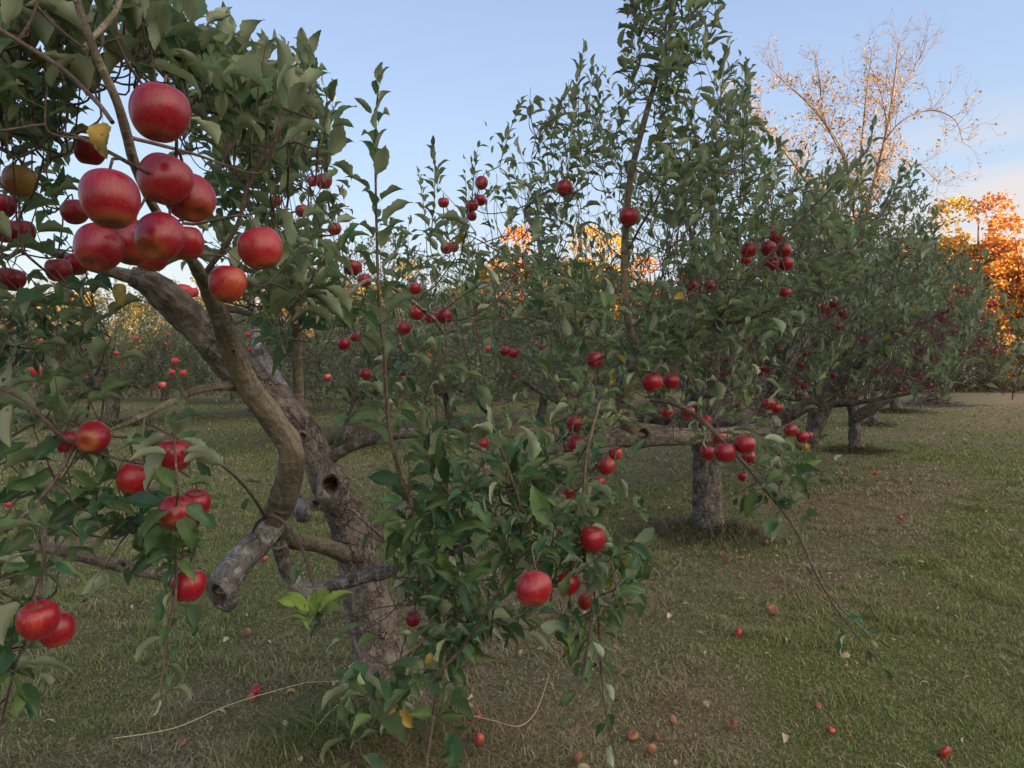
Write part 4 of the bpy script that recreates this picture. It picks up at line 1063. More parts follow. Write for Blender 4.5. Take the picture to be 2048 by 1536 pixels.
L3 = ['upper left apple of the loose bunch on the third tree', 'middle apple of the loose bunch on the third tree', 'highest apple of the loose bunch on the third tree', 'right apple of the loose bunch, a little apart, on the third tree', 'half hidden apple between the others of the loose bunch on the third tree', 'round apple alone left below the loose bunch on the third tree', 'small apple touching the lone round one below the loose bunch', 'pinkish apple hanging singly under the loose bunch on the third tree', 'highest of the dangling string above the dark pair, third tree', 'left apple low on the dangling string, third tree', 'middle apple low on the dangling string, third tree', 'lowest apple of the dangling string, third tree', 'small apple high beside the grey upright of the second tree', 'lowest of three stacked small apples beside the grey upright', 'middle of three stacked small apples beside the grey upright', 'left apple of a small trio over the dark pair, third tree', 'right apple of a small trio over the dark pair, third tree', 'lowest apple of a small trio over the dark pair, third tree', 'tiny apple left of the dark pair at the limb tip', 'single small apple right of the dark pair, by the yellow leaves', 'small apple at the fork of the third tree, upper one', 'small apple at the fork of the third tree, lower one', 'tiny apple above the dangling string, third tree', 'tiny apple right of the grey upright, high in the third tree', 'tiny apple midway between the grey upright and the dangling string']
L4 = ['leftmost large apple of the row on the crooked limb tip', 'second apple from the left, highest of the row on the crooked limb', 'third apple from the left in the row on the crooked limb', 'fourth apple, lowest middle one of the row on the crooked limb', 'small fifth apple in the row on the crooked limb', 'bright sixth apple, largest at the right of the row on the crooked limb', 'apple just under the right end of the row on the crooked limb', 'apple dangling alone below the right end of the crooked limb row', 'largest apple up the right side of the fourth tree', 'small apple left of the largest one on the fourth tree', 'apple right below the largest one, on a thin arm of the fourth tree', 'lone apple straight below the largest one of the fourth tree', 'small apple under the lone one on the fourth tree', 'left apple of the trio low on the right of the fourth tree', 'right apple of the trio low on the right of the fourth tree', 'lowest apple of the trio on the right of the fourth tree', 'single apple below the trio, toward the fence', 'outermost single apple of the fourth tree, before the dark bush', 'left apple of the dark bunch near the end of the long limb', 'right apple of the dark bunch near the end of the long limb', 'left one of the tiny pair in the middle of the fourth tree', 'right one of the tiny pair in the middle of the fourth tree', 'tiny apple left above the crooked limb row', 'tiny apple at the far left of the crooked limb row', 'left one of two tiny apples hanging under the crooked limb', 'right one of two tiny apples hanging under the crooked limb']
L5 = ['single apple at the outermost right, before the dark bush', 'upper left apple of the dense far bunch before the dark bush', 'middle apple of the dense far bunch before the dark bush', 'upper right apple of the dense far bunch before the dark bush', 'lower left apple of the dense far bunch before the dark bush', 'lowest apple of the dense far bunch before the dark bush', 'small apple left on the outer bough of the far trees', 'largest of the high outermost pair on the far trees', 'smaller of the high outermost pair on the far trees', 'small apple under the high outermost pair', 'left one of the bright high pair on the far trees', 'right one of the bright high pair on the far trees', 'small apple beneath the bright high pair on the far trees', 'dull apple right of the bright high pair on the far trees']
# ================================================================== generic old apple tree, used for the other trees of the rows
def old_apple(name, label, loc, seed, Rr=2.4, Ht=4.2, nsh=600, k=9, kind='mid', group=None, trunk_r=.13, lean=(0, 0), keep=None, ll=.078, fork=.95, extra=None, mat='leaf_mid', detail=1.0, low=.75, scaff=6, rot=0.0, apples=None, skyfilter=None):
    rg = np.random.RandomState(seed)
    t = thing(name, label, 'apple tree', loc, group)
    base = np.array([loc[0], loc[1], 0.0])
    top = base + np.array([lean[0], lean[1], fork])
    tb = Tubes()
    p, r = spline([base + [0, 0, -.1], base + [0, 0, .04], base + [0, 0, .14], base + [lean[0] * .3, lean[1] * .3, .35], base + [lean[0] * .7, lean[1] * .7, fork * .7], top, top + [lean[0] * .2, 0, .25]],
                  [trunk_r * 1.9, trunk_r * 1.5, trunk_r * 1.16, trunk_r * 1.0, trunk_r * .95, trunk_r * 1.0, trunk_r * .7], .04)
    tb.add(p, r, int(30 * detail) + 6, .2, seed)
    tb.build('trunk', M['bark_old'], t)
    nodes = []
    def br(pts, rs, nm='branch'):
        b = Tubes(); p, r = spline(pts, rs, .05)
        if skyfilter is not None:
            x, y, dd = proj(p); bad = np.zeros(len(p), bool)
            for pl in skyfilter: bad |= inpoly(x, y - 45, pl)
            if bad.any():
                i = max(4, int(np.argmax(bad))); r = r[:i] * np.linspace(1, .25, i); p = p[:i]
        b.add(p, r, int(8 * detail) + 5, .1, rg.randint(0, 99)); b.build(nm, M['bark_old'], t)
        for q in p[len(p) // 4::3]: nodes.append(q)
    for i in range(scaff):
        a = rot + i * 2 * math.pi / scaff + rg.uniform(-.3, .3)
        L_ = Rr * rg.uniform(.55, .85)
        d = np.array([math.cos(a), math.sin(a), 0])
        z = top[2] + rg.uniform(-.1, .15)
        s0 = np.array([top[0], top[1], z])
        rise = rg.uniform(.25, .85)
        pts = [s0]
        for q in (.25, .5, .75, 1.0):
            pts.append(s0 + d * L_ * q + np.array([rg.normal(0, .07), rg.normal(0, .07), rise * L_ * q ** 1.2 * .8 + rg.normal(0, .06)]) * min(1, q * 1.4))
        r0 = trunk_r * rg.uniform(.42, .6)
        br(pts, [r0 * 1.2, r0, r0 * .75, r0 * .5, r0 * .25])
        for j in range(2):
            s1 = pts[1 + j] if rg.rand() < .5 else (pts[1 + j] + pts[2 + j]) / 2
            a2 = a + rg.uniform(-.8, .8)
            hh = rg.uniform(.4, max(.5, (Ht - s1[2]) * .55))
            e = s1 + np.array([math.cos(a2), math.sin(a2), 0]) * Rr * rg.uniform(.1, .4) + np.array([0, 0, hh])
            m = (s1 + e) / 2 + rg.normal(0, .1, 3)
            br([s1, m, e], [r0 * .5, r0 * .35, r0 * .12])
    if extra:
        for (px_pts, nm) in extra:
            w, r_ = limb(px_pts); br(w, r_, nm)
    # crown volume: a broad dome, open under it
    B = []
    while len(B) < nsh:
        v = rg.normal(0, 1, 3); v /= np.linalg.norm(v); rr = rg.uniform(.35, 1.0) ** .6
        q = np.array([v[0] * Rr * rr, v[1] * Rr * rr, 0])
        h = abs(v[2]) * rr
        zlo = low + .35 * rg.rand() + .25 * math.hypot(q[0], q[1]) / Rr * rg.rand()
        z = zlo + (Ht - low - .4) * h if v[2] > 0 else zlo + (Ht - low) * .35 * rg.rand()
        pt = np.array([base[0] + q[0], base[1] + q[1], z])
        if float(fbm(pt * 1.3, seed, 2)) < -.22: continue                      # gaps between the boughs
        B.append(pt)
    B = np.array(B)
    if skyfilter is not None:
        x, y, d = proj(B); m = np.ones(len(B), bool)
        off = rg.uniform(5, 85, len(B))
        for pl in skyfilter: m &= ~inpoly(x, y - off, pl)
        B = B[m]
    d = rg.normal(0, .27, (len(B), 3)); d[:, 2] += 1.0
    o = B - np.array([base[0], base[1], 1.4]); o[:, 2] = 0; d += .3 * nrm(o); d = nrm(d)
    Lf = Leaves(kind); TW = ThinTubes(4)
    shoots(Lf, TW, B, d, rg.uniform(.14, .42, len(B)), k, ll, rg, .06, .08, .0020, (16, 56), .005, K=4)
    tg, td = [B], [d]
    if apples:
        tg.append(np.array(apples)); td.append(np.tile([[0, 0, -1.]], (len(apples), 1)))
    connect(TW, nodes, np.concatenate(tg), np.concatenate(td), rg, .0028)
    if skyfilter is not None: TW.filt(skyfilter)
    TW.build('twigs', M['twig'], t)
    if keep is not None: Lf.filt(keep)
    Lf.build('crown', M[mat], t, seed)
    return t
def hang(lst, Z, labels, group, seed, mat=('apple_red', 'apple_mix'), parts=False, spread=.9):
    """apples of a farther tree; each entry (px, py, diameter px)"""
    rg = np.random.RandomState(seed); tops = []
    for (x, y, w), label in zip(lst, labels):
        d = float(np.clip(.08 * F / w, Z - spread, Z + spread)) if Z < 12 else Z + rg.uniform(-spread, spread)
        c = P(x, y, d)
        tops.append(add_apple(c, w * d / F, mat[rg.randint(0, len(mat))], label, group, rg, None, parts, 'lo'))
    return tops
NR = 'apple trees of the near row'
# --- second tree
ro = np.random.RandomState(21)
tops2 = []
for a in [b for b in SECOND if D_of(b) >= 4.75]:
    d = D_of(a)
    tops2.append(add_apple(P(a[0], a[1], d), a[2] * d / F * 1.02, a[3], a[4], 'apples hanging on the second tree', ro, a[5]))
T2P = ground(1415, 1060)
FAR_CLEAR = [[(1245, 902), (1385, 905), (1380, 1060), (1245, 1040)], [(1380, 925), (1445, 935), (1450, 1050), (1380, 1050)], [(560, 900), (860, 900), (860, 1000), (560, 1000)]]
SKL = [(x, y - 42) for x, y in SKY_LEFT]; SKR = [(x + (12 if y > 300 else 0), y - 42) for x, y in SKY_RIGHT]
k2 = keepfun(SMALL + [(a[0], a[1], a[2] * .5 + 5, D_of(a)) for a in SECOND], [((1425, 655), (1420, 790), 16, 6.6), ((1400, 880), (1418, 1060), 30, 6.6)], [SKL, SKR] + FAR_CLEAR, np.random.RandomState(8))
T2X = [([(1412, 930, 7.2, 20), (1398, 870, 7.1, 20), (1385, 830, 7.0, 18), (1330, 870, 6.9, 13), (1280, 888, 6.8, 10)], 'branch'),
       ([(1400, 880, 7.2, 22), (1415, 820, 7.1, 20), (1424, 740, 6.9, 15), (1428, 655, 6.7, 11), (1432, 560, 6.6, 8), (1425, 440, 6.5, 6), (1430, 330, 6.4, 4)], 'branch'),
       ([(1410, 850, 7.2, 16), (1480, 790, 7.3, 12), (1560, 740, 7.4, 9), (1640, 660, 7.5, 7), (1720, 560, 7.6, 4)], 'branch')]
old_apple('apple_tree', 'second old apple tree of the near row, straight grey trunk rising from dark weeds', T2P, 102, 2.5, 4.7, 1550, 9, 'mid', NR, .125, (-.02, 0), k2, .084, 1.0, T2X, 'leaf_mid', 1.5, .95, 5, .6, tops2, [SKY_LEFT, SKY_RIGHT])
# --- third
T3P = ground(1614, 958)
tp = hang(THIRD, 9.3, L3, 'apples hanging on the third tree', 31)
k3 = keepfun([(a[0], a[1], a[2] * .5 + 8, 25) for a in THIRD + FOURTH + FIFTH], [((1712, 820), (1714, 900), 24, 14), ((1612, 900), (1614, 960), 20, 10.4), ((1700, 800), (1800, 775), 14, 14), ((1745, 850), (1742, 780), 10, 20), ((1780, 770), (1792, 822), 12, 28)],
             [SKL, SKR, [(1990, 590), (2300, 590), (2300, 900), (1880, 900), (1895, 765), (1940, 700), (1992, 690)], [(1655, 860), (1900, 800), (2060, 760), (2060, 1100), (1655, 960)], [(1240, 905), (1600, 925), (1600, 1000), (1240, 1000)]], np.random.RandomState(9))
old_apple('apple_tree', 'third apple tree of the near row, short trunk hung with yellowed leaves', T3P, 103, 2.55, 4.5, 2000, 9, 'mid', NR, .078, (.1, 0), k3, .082, 1.05,
          [([(1614, 900, 10.4, 14), (1660, 800, 10.2, 11), (1700, 730, 10.0, 8), (1760, 690, 9.9, 5), (1830, 650, 9.8, 3), (1870, 640, 9.8, 2)], 'branch'), ([(1600, 890, 10.4, 12), (1540, 860, 10.0, 8), (1480, 880, 9.7, 5)], 'branch')],
          'leaf_mid', 1.0, 1.0, 5, .2, tp, [SKY_LEFT, SKY_RIGHT])
T4P = ground(1712, 902)
tp = hang(FOURTH, 13.6, L4, 'apples hanging on the fourth tree', 32)
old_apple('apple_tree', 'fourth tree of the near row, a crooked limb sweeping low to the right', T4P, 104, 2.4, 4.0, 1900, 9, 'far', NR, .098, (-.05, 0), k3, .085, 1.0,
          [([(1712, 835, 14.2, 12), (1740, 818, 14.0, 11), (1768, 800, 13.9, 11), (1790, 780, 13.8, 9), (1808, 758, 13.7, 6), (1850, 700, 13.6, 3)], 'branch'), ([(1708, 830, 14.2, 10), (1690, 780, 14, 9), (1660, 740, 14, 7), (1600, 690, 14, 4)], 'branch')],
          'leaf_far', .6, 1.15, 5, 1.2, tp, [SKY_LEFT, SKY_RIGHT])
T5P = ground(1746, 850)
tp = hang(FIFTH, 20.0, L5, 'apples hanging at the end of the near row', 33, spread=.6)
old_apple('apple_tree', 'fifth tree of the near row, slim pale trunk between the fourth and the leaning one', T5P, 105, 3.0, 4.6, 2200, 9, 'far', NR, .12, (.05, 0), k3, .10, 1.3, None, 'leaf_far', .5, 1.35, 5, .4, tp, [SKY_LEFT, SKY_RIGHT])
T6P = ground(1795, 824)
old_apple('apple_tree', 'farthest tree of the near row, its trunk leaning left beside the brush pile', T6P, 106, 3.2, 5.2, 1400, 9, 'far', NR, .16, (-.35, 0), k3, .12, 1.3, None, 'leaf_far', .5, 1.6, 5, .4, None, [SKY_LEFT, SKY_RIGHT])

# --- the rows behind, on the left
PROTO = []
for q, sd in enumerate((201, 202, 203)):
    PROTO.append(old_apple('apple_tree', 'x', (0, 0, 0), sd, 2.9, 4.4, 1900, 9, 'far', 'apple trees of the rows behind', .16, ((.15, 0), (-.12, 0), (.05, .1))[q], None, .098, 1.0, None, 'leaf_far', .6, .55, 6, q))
def copy_tree(root, loc, rz, sc, label, group):
    r = root.copy(); COL.objects.link(r); r.location = loc; r.rotation_euler = (0, 0, rz); r.scale = (sc, sc, sc)
    r['label'] = label; r['group'] = group
    for ch in list(root.children):
        c = ch.copy(); COL.objects.link(c); c.parent = r
    return r
rowdir = np.array([.54, .842]); perp = np.array([-.842, .54])
BACK = [
 (700, 888, 15.9, 'old apple tree with a forked dark trunk standing in the lawn behind the nearest trunk'),
 (905, 862, 18.8, 'old apple tree of the row behind, its trunk showing above the low centre spray'),
 (225, 851, 20.8, 'apple tree with a reddish trunk, seen across the lawn at the left'),
]
spots = []
g0 = ground(700, 888)[:2]
rb = np.random.RandomState(77)
spots.append((ground(700, 888), BACK[0][3], 0)); spots.append((ground(905, 862), BACK[1][3], 1)); spots.append((ground(222, 850), BACK[2][3], 2))
names = ['apple tree of the row behind, right of the one above the low spray', 'apple tree of the row behind, seen through the twigs left of the tall leader', 'apple tree of the row behind, in the gap right of the tall leader',
         'apple tree far along the row behind, under the yellow trees', 'apple tree at the far end of the row behind']
for i, nm in enumerate(names):
    p = ground(905, 862)[:2] + rowdir * 4.4 * (i + 1)
    spots.append((np.array([p[0], p[1], 0]), nm, rb.randint(0, 3)))
g3 = ground(222, 850)[:2]
for i in range(6):
    p = g3 + rowdir * 4.8 * (i + 1)
    spots.append((np.array([p[0], p[1], 0]), ('hazy green apple tree in the third row, behind the big scaly limb', 'apple tree in the third row, seen between the scaly limb and the pale upright', 'apple tree in the third row, left of the tall leafy shoot',
                  'apple tree in the third row, right behind the tall leafy shoot', 'apple tree in the third row, low under the orange trees', 'last visible apple tree of the third row')[i], rb.randint(0, 3)))
for i in range(3):
    p = ground(222, 850)[:2] + np.array([-4.2, .6]) * (i + 1) + rb.normal(0, .4, 2)
    spots.append((np.array([p[0], p[1], 0]), ('apple tree at the left, just beside the one with the reddish trunk', 'apple tree near the left edge, behind the hanging leaves', 'apple tree cut by the left edge of the view, far behind')[i], i))
for (x_, y_, lb) in ((40, 806, 'apple tree far back at the left, under the hanging olive leaves'), (330, 800, 'apple tree far back between the reddish trunk and the scaly limb'), (470, 806, 'apple tree far back, seen in the crook of the two big limbs'),
                     (600, 798, 'apple tree far back, just behind the pale upright limb'), (160, 796, 'farthest apple tree at the left, left of the reddish trunk'), (780, 800, 'apple tree far back, right of the tall leafy shoot')):
    spots.append((ground(x_, y_), lb, rb.randint(0, 3)))
LAB_BG = 'distant small red apple in the green trees of the rows behind'
for i, (p, lab, q) in enumerate(spots):
    sc = (1.0, .95, 1.05, .92, .86, .84, .85, .85)[i] if i < 8 else rb.uniform(1.0, 1.15)
    gp = 'apple trees of the rows behind'
    if i < 3:
        r = PROTO[q]; r.location = p; r['label'] = lab; r.rotation_euler = (0, 0, 0); r.scale = (sc, sc, sc)
    else:
        r = copy_tree(PROTO[q], p, rb.uniform(0, 6.28), sc, lab, gp)
        bpy.context.view_layer.update
    n = 7 if i < 3 else (3 if p[1] < 35 else 1)
    for j in range(n):
        a = rb.uniform(3.4, 6.0); rr = rb.uniform(1.4, 2.5)
        c = np.array([p[0] + math.cos(a) * rr, p[1] + math.sin(a) * rr, rb.uniform(1.1, 2.6)])
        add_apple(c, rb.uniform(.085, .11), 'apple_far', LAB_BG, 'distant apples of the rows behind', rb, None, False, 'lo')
BGA = [(350, 722, 14), (344, 745, 13), (366, 746, 14), (325, 770, 16), (412, 660, 26), (431, 671, 22), (70, 740, 24), (62, 690, 18), (175, 700, 12), (240, 717, 12), (232, 706, 10), (368, 581, 30), (386, 585, 22), (136, 598, 15), (273, 677, 10), (430, 610, 12),
       (655, 755, 16), (650, 640, 10), (722, 590, 10), (870, 665, 10), (866, 695, 12), (858, 712, 10), (975, 697, 12), (972, 660, 10), (1007, 640, 10), (990, 636, 9), (1085, 695, 14), (980, 662, 9), (1035, 553, 9), (1052, 550, 10), (1060, 553, 8), (1157, 648, 10), (625, 540, 14), (655, 545, 16), (672, 580, 18), (600, 575, 14),
       (640, 490, 12), (80, 680, 12), (20, 655, 14), (1228, 598, 16), (1306, 600, 12), (1312, 603, 10), (945, 708, 9), (800, 690, 10), (760, 640, 12), (945, 645, 10)]
LG = {(350, 722): 'left apple of the dangling trio over the lawn, left of the scaly limb', (344, 745): 'lower left apple of the dangling trio over the lawn', (366, 746): 'lower right apple of the dangling trio over the lawn', (325, 770): 'pale orange apple alone under the dangling trio', (412, 660): 'left apple between the scaly limb and the smooth limb', (431, 671): 'right apple between the scaly limb and the smooth limb, nearly behind the bark', (70, 740): 'reddish orange apple near the left edge above the lawn', (62, 690): 'small apple near the left edge, above the reddish orange one', (175, 700): 'small apple on the crown of the reddish trunk tree', (240, 717): 'small apple right of the reddish trunk', (368, 581): 'left apple of two behind the head of the scaly limb', (386, 585): 'right apple of two behind the head of the scaly limb', (136, 598): 'pale red apple in the leaves below the crimson pair at left', (430, 610): 'tiny apple against the edge of the smooth limb', (655, 755): 'orange-red apple right of the pale upright limb, over the lawn', (722, 590): 'tiny apple beside the tall leafy shoot', (866, 695): 'upper small apple of two right of the tall shoot', (975, 697): 'small apple left of the dark pair on the middle twig', (1085, 695): 'pinkish apple right of the dark pair on the middle twig', (625, 540): 'left apple of the scattered four under the orange-blushed one', (655, 545): 'middle apple of the scattered four right of the orange-blushed one', (672, 580): 'lowest apple of the scattered four, left of the tall shoot', (600, 575): 'small apple close to the orange-blushed one, below it', (640, 490): 'small apple above the scattered four', (80, 680): 'tiny apple by the left edge, right of another small one', (20, 655): 'pale red apple at the very left edge in mid height', (1228, 598): 'pale yellowish red apple just left of the tall leader stem', (1306, 600): 'left of two tiny apples right of the leader stem', (760, 640): 'tiny apple right behind the tall leafy shoot', (1035, 553): 'x'}
for (x, y, w) in BGA:
    Z = max(7.0, min(17.5, .085 * F / w)); far_ = Z >= 12 or (x, y) not in LG
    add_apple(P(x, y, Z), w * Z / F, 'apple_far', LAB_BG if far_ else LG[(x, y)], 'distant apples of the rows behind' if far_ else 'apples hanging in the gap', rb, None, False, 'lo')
# ================================================================== ground, mown grass
def turf(x, y):
    """share of dry brown thatch at a place of the lawn, 0 green .. 1 brown, and a tan share far off"""
    n = -.842 * x + .54 * y
    q = np.stack([x, y, x * 0], -1)
    a = fbm(q * .55, 4, 4) * .55 + fbm(q * 2.2, 14, 3) * .35
    base = .42 + a
    base += .16 * np.exp(-((n - 2.0) / 1.1) ** 2) * (y < 9)              # under the near row
    base -= .42 * np.exp(-((n - .15) / .62) ** 2) * np.clip((22 - y) / 8, 0, 1)   # the green strip of the mown alley
    base += .25 * np.exp(-((n - .95) / .35) ** 2) * (y < 12)
    base -= .25 * np.exp(-((n - 7) / 3.0) ** 2)
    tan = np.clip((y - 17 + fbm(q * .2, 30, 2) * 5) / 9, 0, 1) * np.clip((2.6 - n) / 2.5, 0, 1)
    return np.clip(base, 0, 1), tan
BR = np.array([.220, .182, .112]); GR = np.array([.150, .180, .062]); GY = np.array([.200, .190, .115]); TN = np.array([.34, .265, .16])
def turf_col(x, y):
    b, t = turf(x, y)
    q = np.stack([x, y, x * 0], -1)
    g = np.clip(fbm(q * .9, 60, 3) * .9 + .35, 0, 1)[..., None]
    b = b[..., None]; t = t[..., None]
    dry = BR * (1 - g) + GY * g
    c = GR * (1 - b) + dry * b
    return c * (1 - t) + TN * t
def ground_mesh():
    ys = np.concatenate([np.arange(-130, -4, 6.0), np.arange(-4, 12, .1), 12 * 1.03 ** np.arange(0, 60), [100, 150, 300, 700, 2500]])
    xs = np.concatenate([[-2500, -600, -200, -110], -np.geomspace(7, 80, 60)[::-1], np.arange(-6.9, 7, .1), np.geomspace(7, 80, 60), [110, 200, 600, 2500]])
    X, Y = np.meshgrid(xs, ys)
    q = np.stack([X, Y, X * 0], -1)
    near = np.clip((45 - np.hypot(X, Y)) / 30, 0, 1)
    Z = fbm(q * 1.1, 7, 3) * .012 * near + fbm(q * 6, 9, 2) * .006 * near
    # distance toward the sun, where the unseen rise added for shade stands
    s = X * SD.x + Y * SD.y
    Z = Z - .012
    nx = len(xs); ny = len(ys)
    i = np.arange(ny - 1)[:, None] * nx; j = np.arange(nx - 1)[None]
    f = np.stack([i + j, i + j + 1, i + nx + j + 1, i + nx + j], -1).reshape(-1, 4)
    V = np.stack([X, Y, Z], -1).reshape(-1, 3)
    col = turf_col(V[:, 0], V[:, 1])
    m, nt, bs, out = newmat('mown_turf')
    c = attr(nt, 'col')
    t = nt.nodes.new('ShaderNodeTexCoord').outputs['Object']
    n1 = noise(nt, t, 60, 5, .7); n2 = noise(nt, scalev(nt, t, (1, 1, 1)), 9, 4)
    c = mixc(nt, mrange(nt, n1, .3, .7, .6, 0), c, (.05, .042, .022))
    c = mixc(nt, mrange(nt, n2, .45, .7, 0, .35), c, (.20, .165, .10))
    nt.links.new(c, bs.inputs['Base Color']); bs.inputs['Roughness'].default_value = .95; bs.inputs['Specular IOR Level'].default_value = .1
    bump(nt, n1, .9, .03, bs)
    me = mesh('ground', V, f, np.full(len(f), 4), m, attrs={'col': col})
    return put('ground', me)
tag(ground_mesh(), 'mown orchard lawn', kind='structure')
def gmat():
    m, nt, bs, out = newmat('grass_blades')
    c = attr(nt, 'col')
    nt.links.new(c, bs.inputs['Base Color']); bs.inputs['Roughness'].default_value = .7; bs.inputs['Specular IOR Level'].default_value = .25
    tr = nt.nodes.new('ShaderNodeBsdfTranslucent'); nt.links.new(c, tr.inputs[0])
    mx = nt.nodes.new('ShaderNodeMixShader'); mx.inputs[0].default_value = .2
    nt.links.new(bs.outputs[0], mx.inputs[1]); nt.links.new(tr.outputs[0], mx.inputs[2]); nt.links.new(mx.outputs[0], out.inputs[0])
    return m
M['grass'] = gmat()
def blades(pos, h, w, lay, col, rg, bend=.5):
    """tapering bent blades; lay 0 upright .. 1 lying"""
    n = len(pos)
    a = rg.uniform(0, 6.283, n); D = np.stack([np.cos(a), np.sin(a), a * 0], -1); S = np.stack([-np.sin(a), np.cos(a), a * 0], -1)
    up = np.array([0, 0, 1.0])
    t = [(0, 1.0), (.55, .75), (1, .05)]
    V = []
    for q, wq in t:
        fwd = (lay * q + bend * (1 - lay) * q * q)
        z = (1 - lay * .93) * q * (1 - .35 * bend * q)
        c = pos + D * (h * fwd)[:, None] + up * (h * z + .002 + lay * .006)[:, None]
        V.append(c - S * (w * wq / 2)[:, None]); V.append(c + S * (w * wq / 2)[:, None])
    V = np.stack(V, 1)
    f = np.array([[0, 1, 3, 2], [2, 3, 5, 4]])[None] + (np.arange(n) * 6)[:, None, None]
    return V.reshape(-1, 3), f.reshape(-1, 4), np.repeat(col, 6, 0)
def grass_field():
    rg = np.random.RandomState(4)
    VV, FF, CC, n = [], [], [], 0
    for (y0, y1, dens, h, w) in ((2.2, 3.6, 14000, .034, .0030), (3.6, 5.5, 9000, .036, .0040), (5.5, 9, 3600, .044, .0065), (9, 16, 900, .046, .013), (16, 34, 110, .05, .03)):
        area = (y1 ** 2 - y0 ** 2) * .7 + 2.2 * (y1 - y0)
        k = int(area * dens)
        y = np.sqrt(rg.uniform(y0 ** 2, y1 ** 2, k)); x = rg.uniform(-1, 1, k) * (.70 * y + 1.1)
        q = np.stack([x, y, x * 0], -1)
        b, t = turf(x, y)
        m = rg.rand(k) < (1.0 - .15 * b)
        x, y, q, b, t = x[m], y[m], q[m], b[m], t[m]; k = len(x)
        tuft = np.clip(fbm(q * 4, 80, 3) * 1.3 + .6, .5, 2.1)
        base = turf_col(x, y)
        dead = rg.rand(k) < (.30 + .58 * b)
        green = np.array([.140, .205, .060]) * rg.uniform(.45, 1.7, (k, 1)) + np.array([.05, .02, 0]) * rg.rand(k, 1)
        straw = (np.array([.27, .225, .135]) * (1 - .0) + np.array([.09, .09, .06]) * rg.rand(k, 1)) * rg.uniform(.35, 1.5, (k, 1)) ** 1.1
        col = np.where(dead[:, None], straw, green) * .82 + base * .18
        lay = np.where(dead, rg.uniform(.35, 1, k), rg.uniform(.0, .55, k))
        hh = h * tuft * rg.uniform(.5, 1.5, k) * np.where(dead, 1.35, 1.0 - .35 * b)
        z = fbm(q * 1.1, 7, 3) * .012 + fbm(q * 6, 9, 2) * .006 - .014
        q[:, 2] = z
        v, f, c = blades(q, hh, w * rg.uniform(.6, 1.3, k), lay, col, rg)
        VV.append(v); FF.append(f + n); CC.append(c); n += len(v)
    V = np.concatenate(VV); Fq = np.concatenate(FF)
    o = put('grass', mesh('grass', V, Fq, np.full(len(Fq), 4), M['grass'], attrs={'col': np.concatenate(CC)}))
    tag(o, 'short mown grass and dry thatch of the orchard floor', 'grass', kind='stuff')
grass_field()
def tuft(name, label, cat, spots, seed, col, kind=None):
    rg = np.random.RandomState(seed); VV, FF, CC, n = [], [], [], 0
    for (c, R, k, h, w, lay0, lay1) in spots:
        a = rg.uniform(0, 6.28, k); r = R * rg.uniform(0, 1, k) ** .6 * (1 + .45 * vnoise(np.stack([np.cos(a) * 1.7, np.sin(a) * 1.7, a * 0 + c[0]], -1), 5) + .25 * rg.normal(0, 1, k))
        p = np.stack([c[0] + r * np.cos(a), c[1] + r * np.sin(a), np.full(k, -.01)], -1)
        r = np.abs(r); hh = h * rg.uniform(.3, 1.2, k) * np.clip(1 - .5 * r / R, .2, 1)
        p[:, 2] += np.clip(1 - r / R, 0, 1) * R * .10 * rg.rand(k)
        cc = np.array(col[0]) + (np.array(col[1]) - np.array(col[0])) * rg.rand(k, 1)
        v, f, c2 = blades(p, hh, w * rg.uniform(.6, 1.3, k), rg.uniform(lay0, lay1, k), cc, rg, .9)
        VV.append(v); FF.append(f + n); CC.append(c2); n += len(v)
    Fq = np.concatenate(FF)
    o = put(name, mesh(name, np.concatenate(VV), Fq, np.full(len(Fq), 4), M['grass'], attrs={'col': np.concatenate(CC)}))
    tag(o, label, cat, kind=kind); return o
tuft('tall_grass', 'long uncut green grass and straw growing round the foot of the nearest trunk', 'grass',
     [(T1P + [-.1, -.12, 0], .30, 500, .30, .0055, 0, .35), (T1P + [-.25, -.25, 0], .25, 260, .22, .006, 0, .4), (T1P + [.15, -.2, 0], .3, 300, .14, .005, .1, .8)], 5, ((.05, .10, .03), (.16, .17, .06)), 'stuff')
tuft('cut_grass', 'reddish brown dry grass heaped at the foot of the nearest trunk', 'cut grass', [(T1P + [.1, -.25, 0], .5, 1700, .14, .003, .5, 1)], 6, ((.15, .10, .06), (.28, .215, .14)), 'stuff')
tuft('weeds', 'dark tangle of cut weeds round the second trunk', 'weeds', [(T2P + [-.2, -.15, 0], .62, 4500, .2, .006, .1, 1), (T2P + [.1, -.1, 0], .4, 900, .28, .01, 0, .5)], 7, ((.05, .065, .03), (.18, .165, .10)), 'stuff')
tuft('weeds', 'ring of long dull grass round the third trunk', 'weeds', [(T3P, .4, 700, .2, .012, .1, .8)], 17, ((.05, .07, .025), (.16, .15, .07)), 'stuff')
tuft('weeds', 'ring of long dull grass round the fourth trunk', 'weeds', [(T4P, .75, 2600, .22, .012, .1, .9)], 8, ((.04, .055, .02), (.17, .15, .08)), 'stuff')
tuft('weeds', 'rough grass round the two farthest trunks of the near row', 'weeds', [(T5P, .7, 900, .25, .02, .1, .9), (T6P, 1.1, 1500, .35, .025, .1, .8)], 9, ((.05, .08, .03), (.18, .16, .09)), 'stuff')
tuft('weeds', 'grey-green weeds round the forked trunk in the row behind', 'weeds', [(ground(700, 888), .9, 1500, .3, .018, 0, .7), (ground(905, 862), .8, 900, .3, .02, 0, .7), (ground(222, 851), 1.0, 900, .35, .02, 0, .7)], 10, ((.05, .09, .03), (.17, .17, .08)), 'stuff')
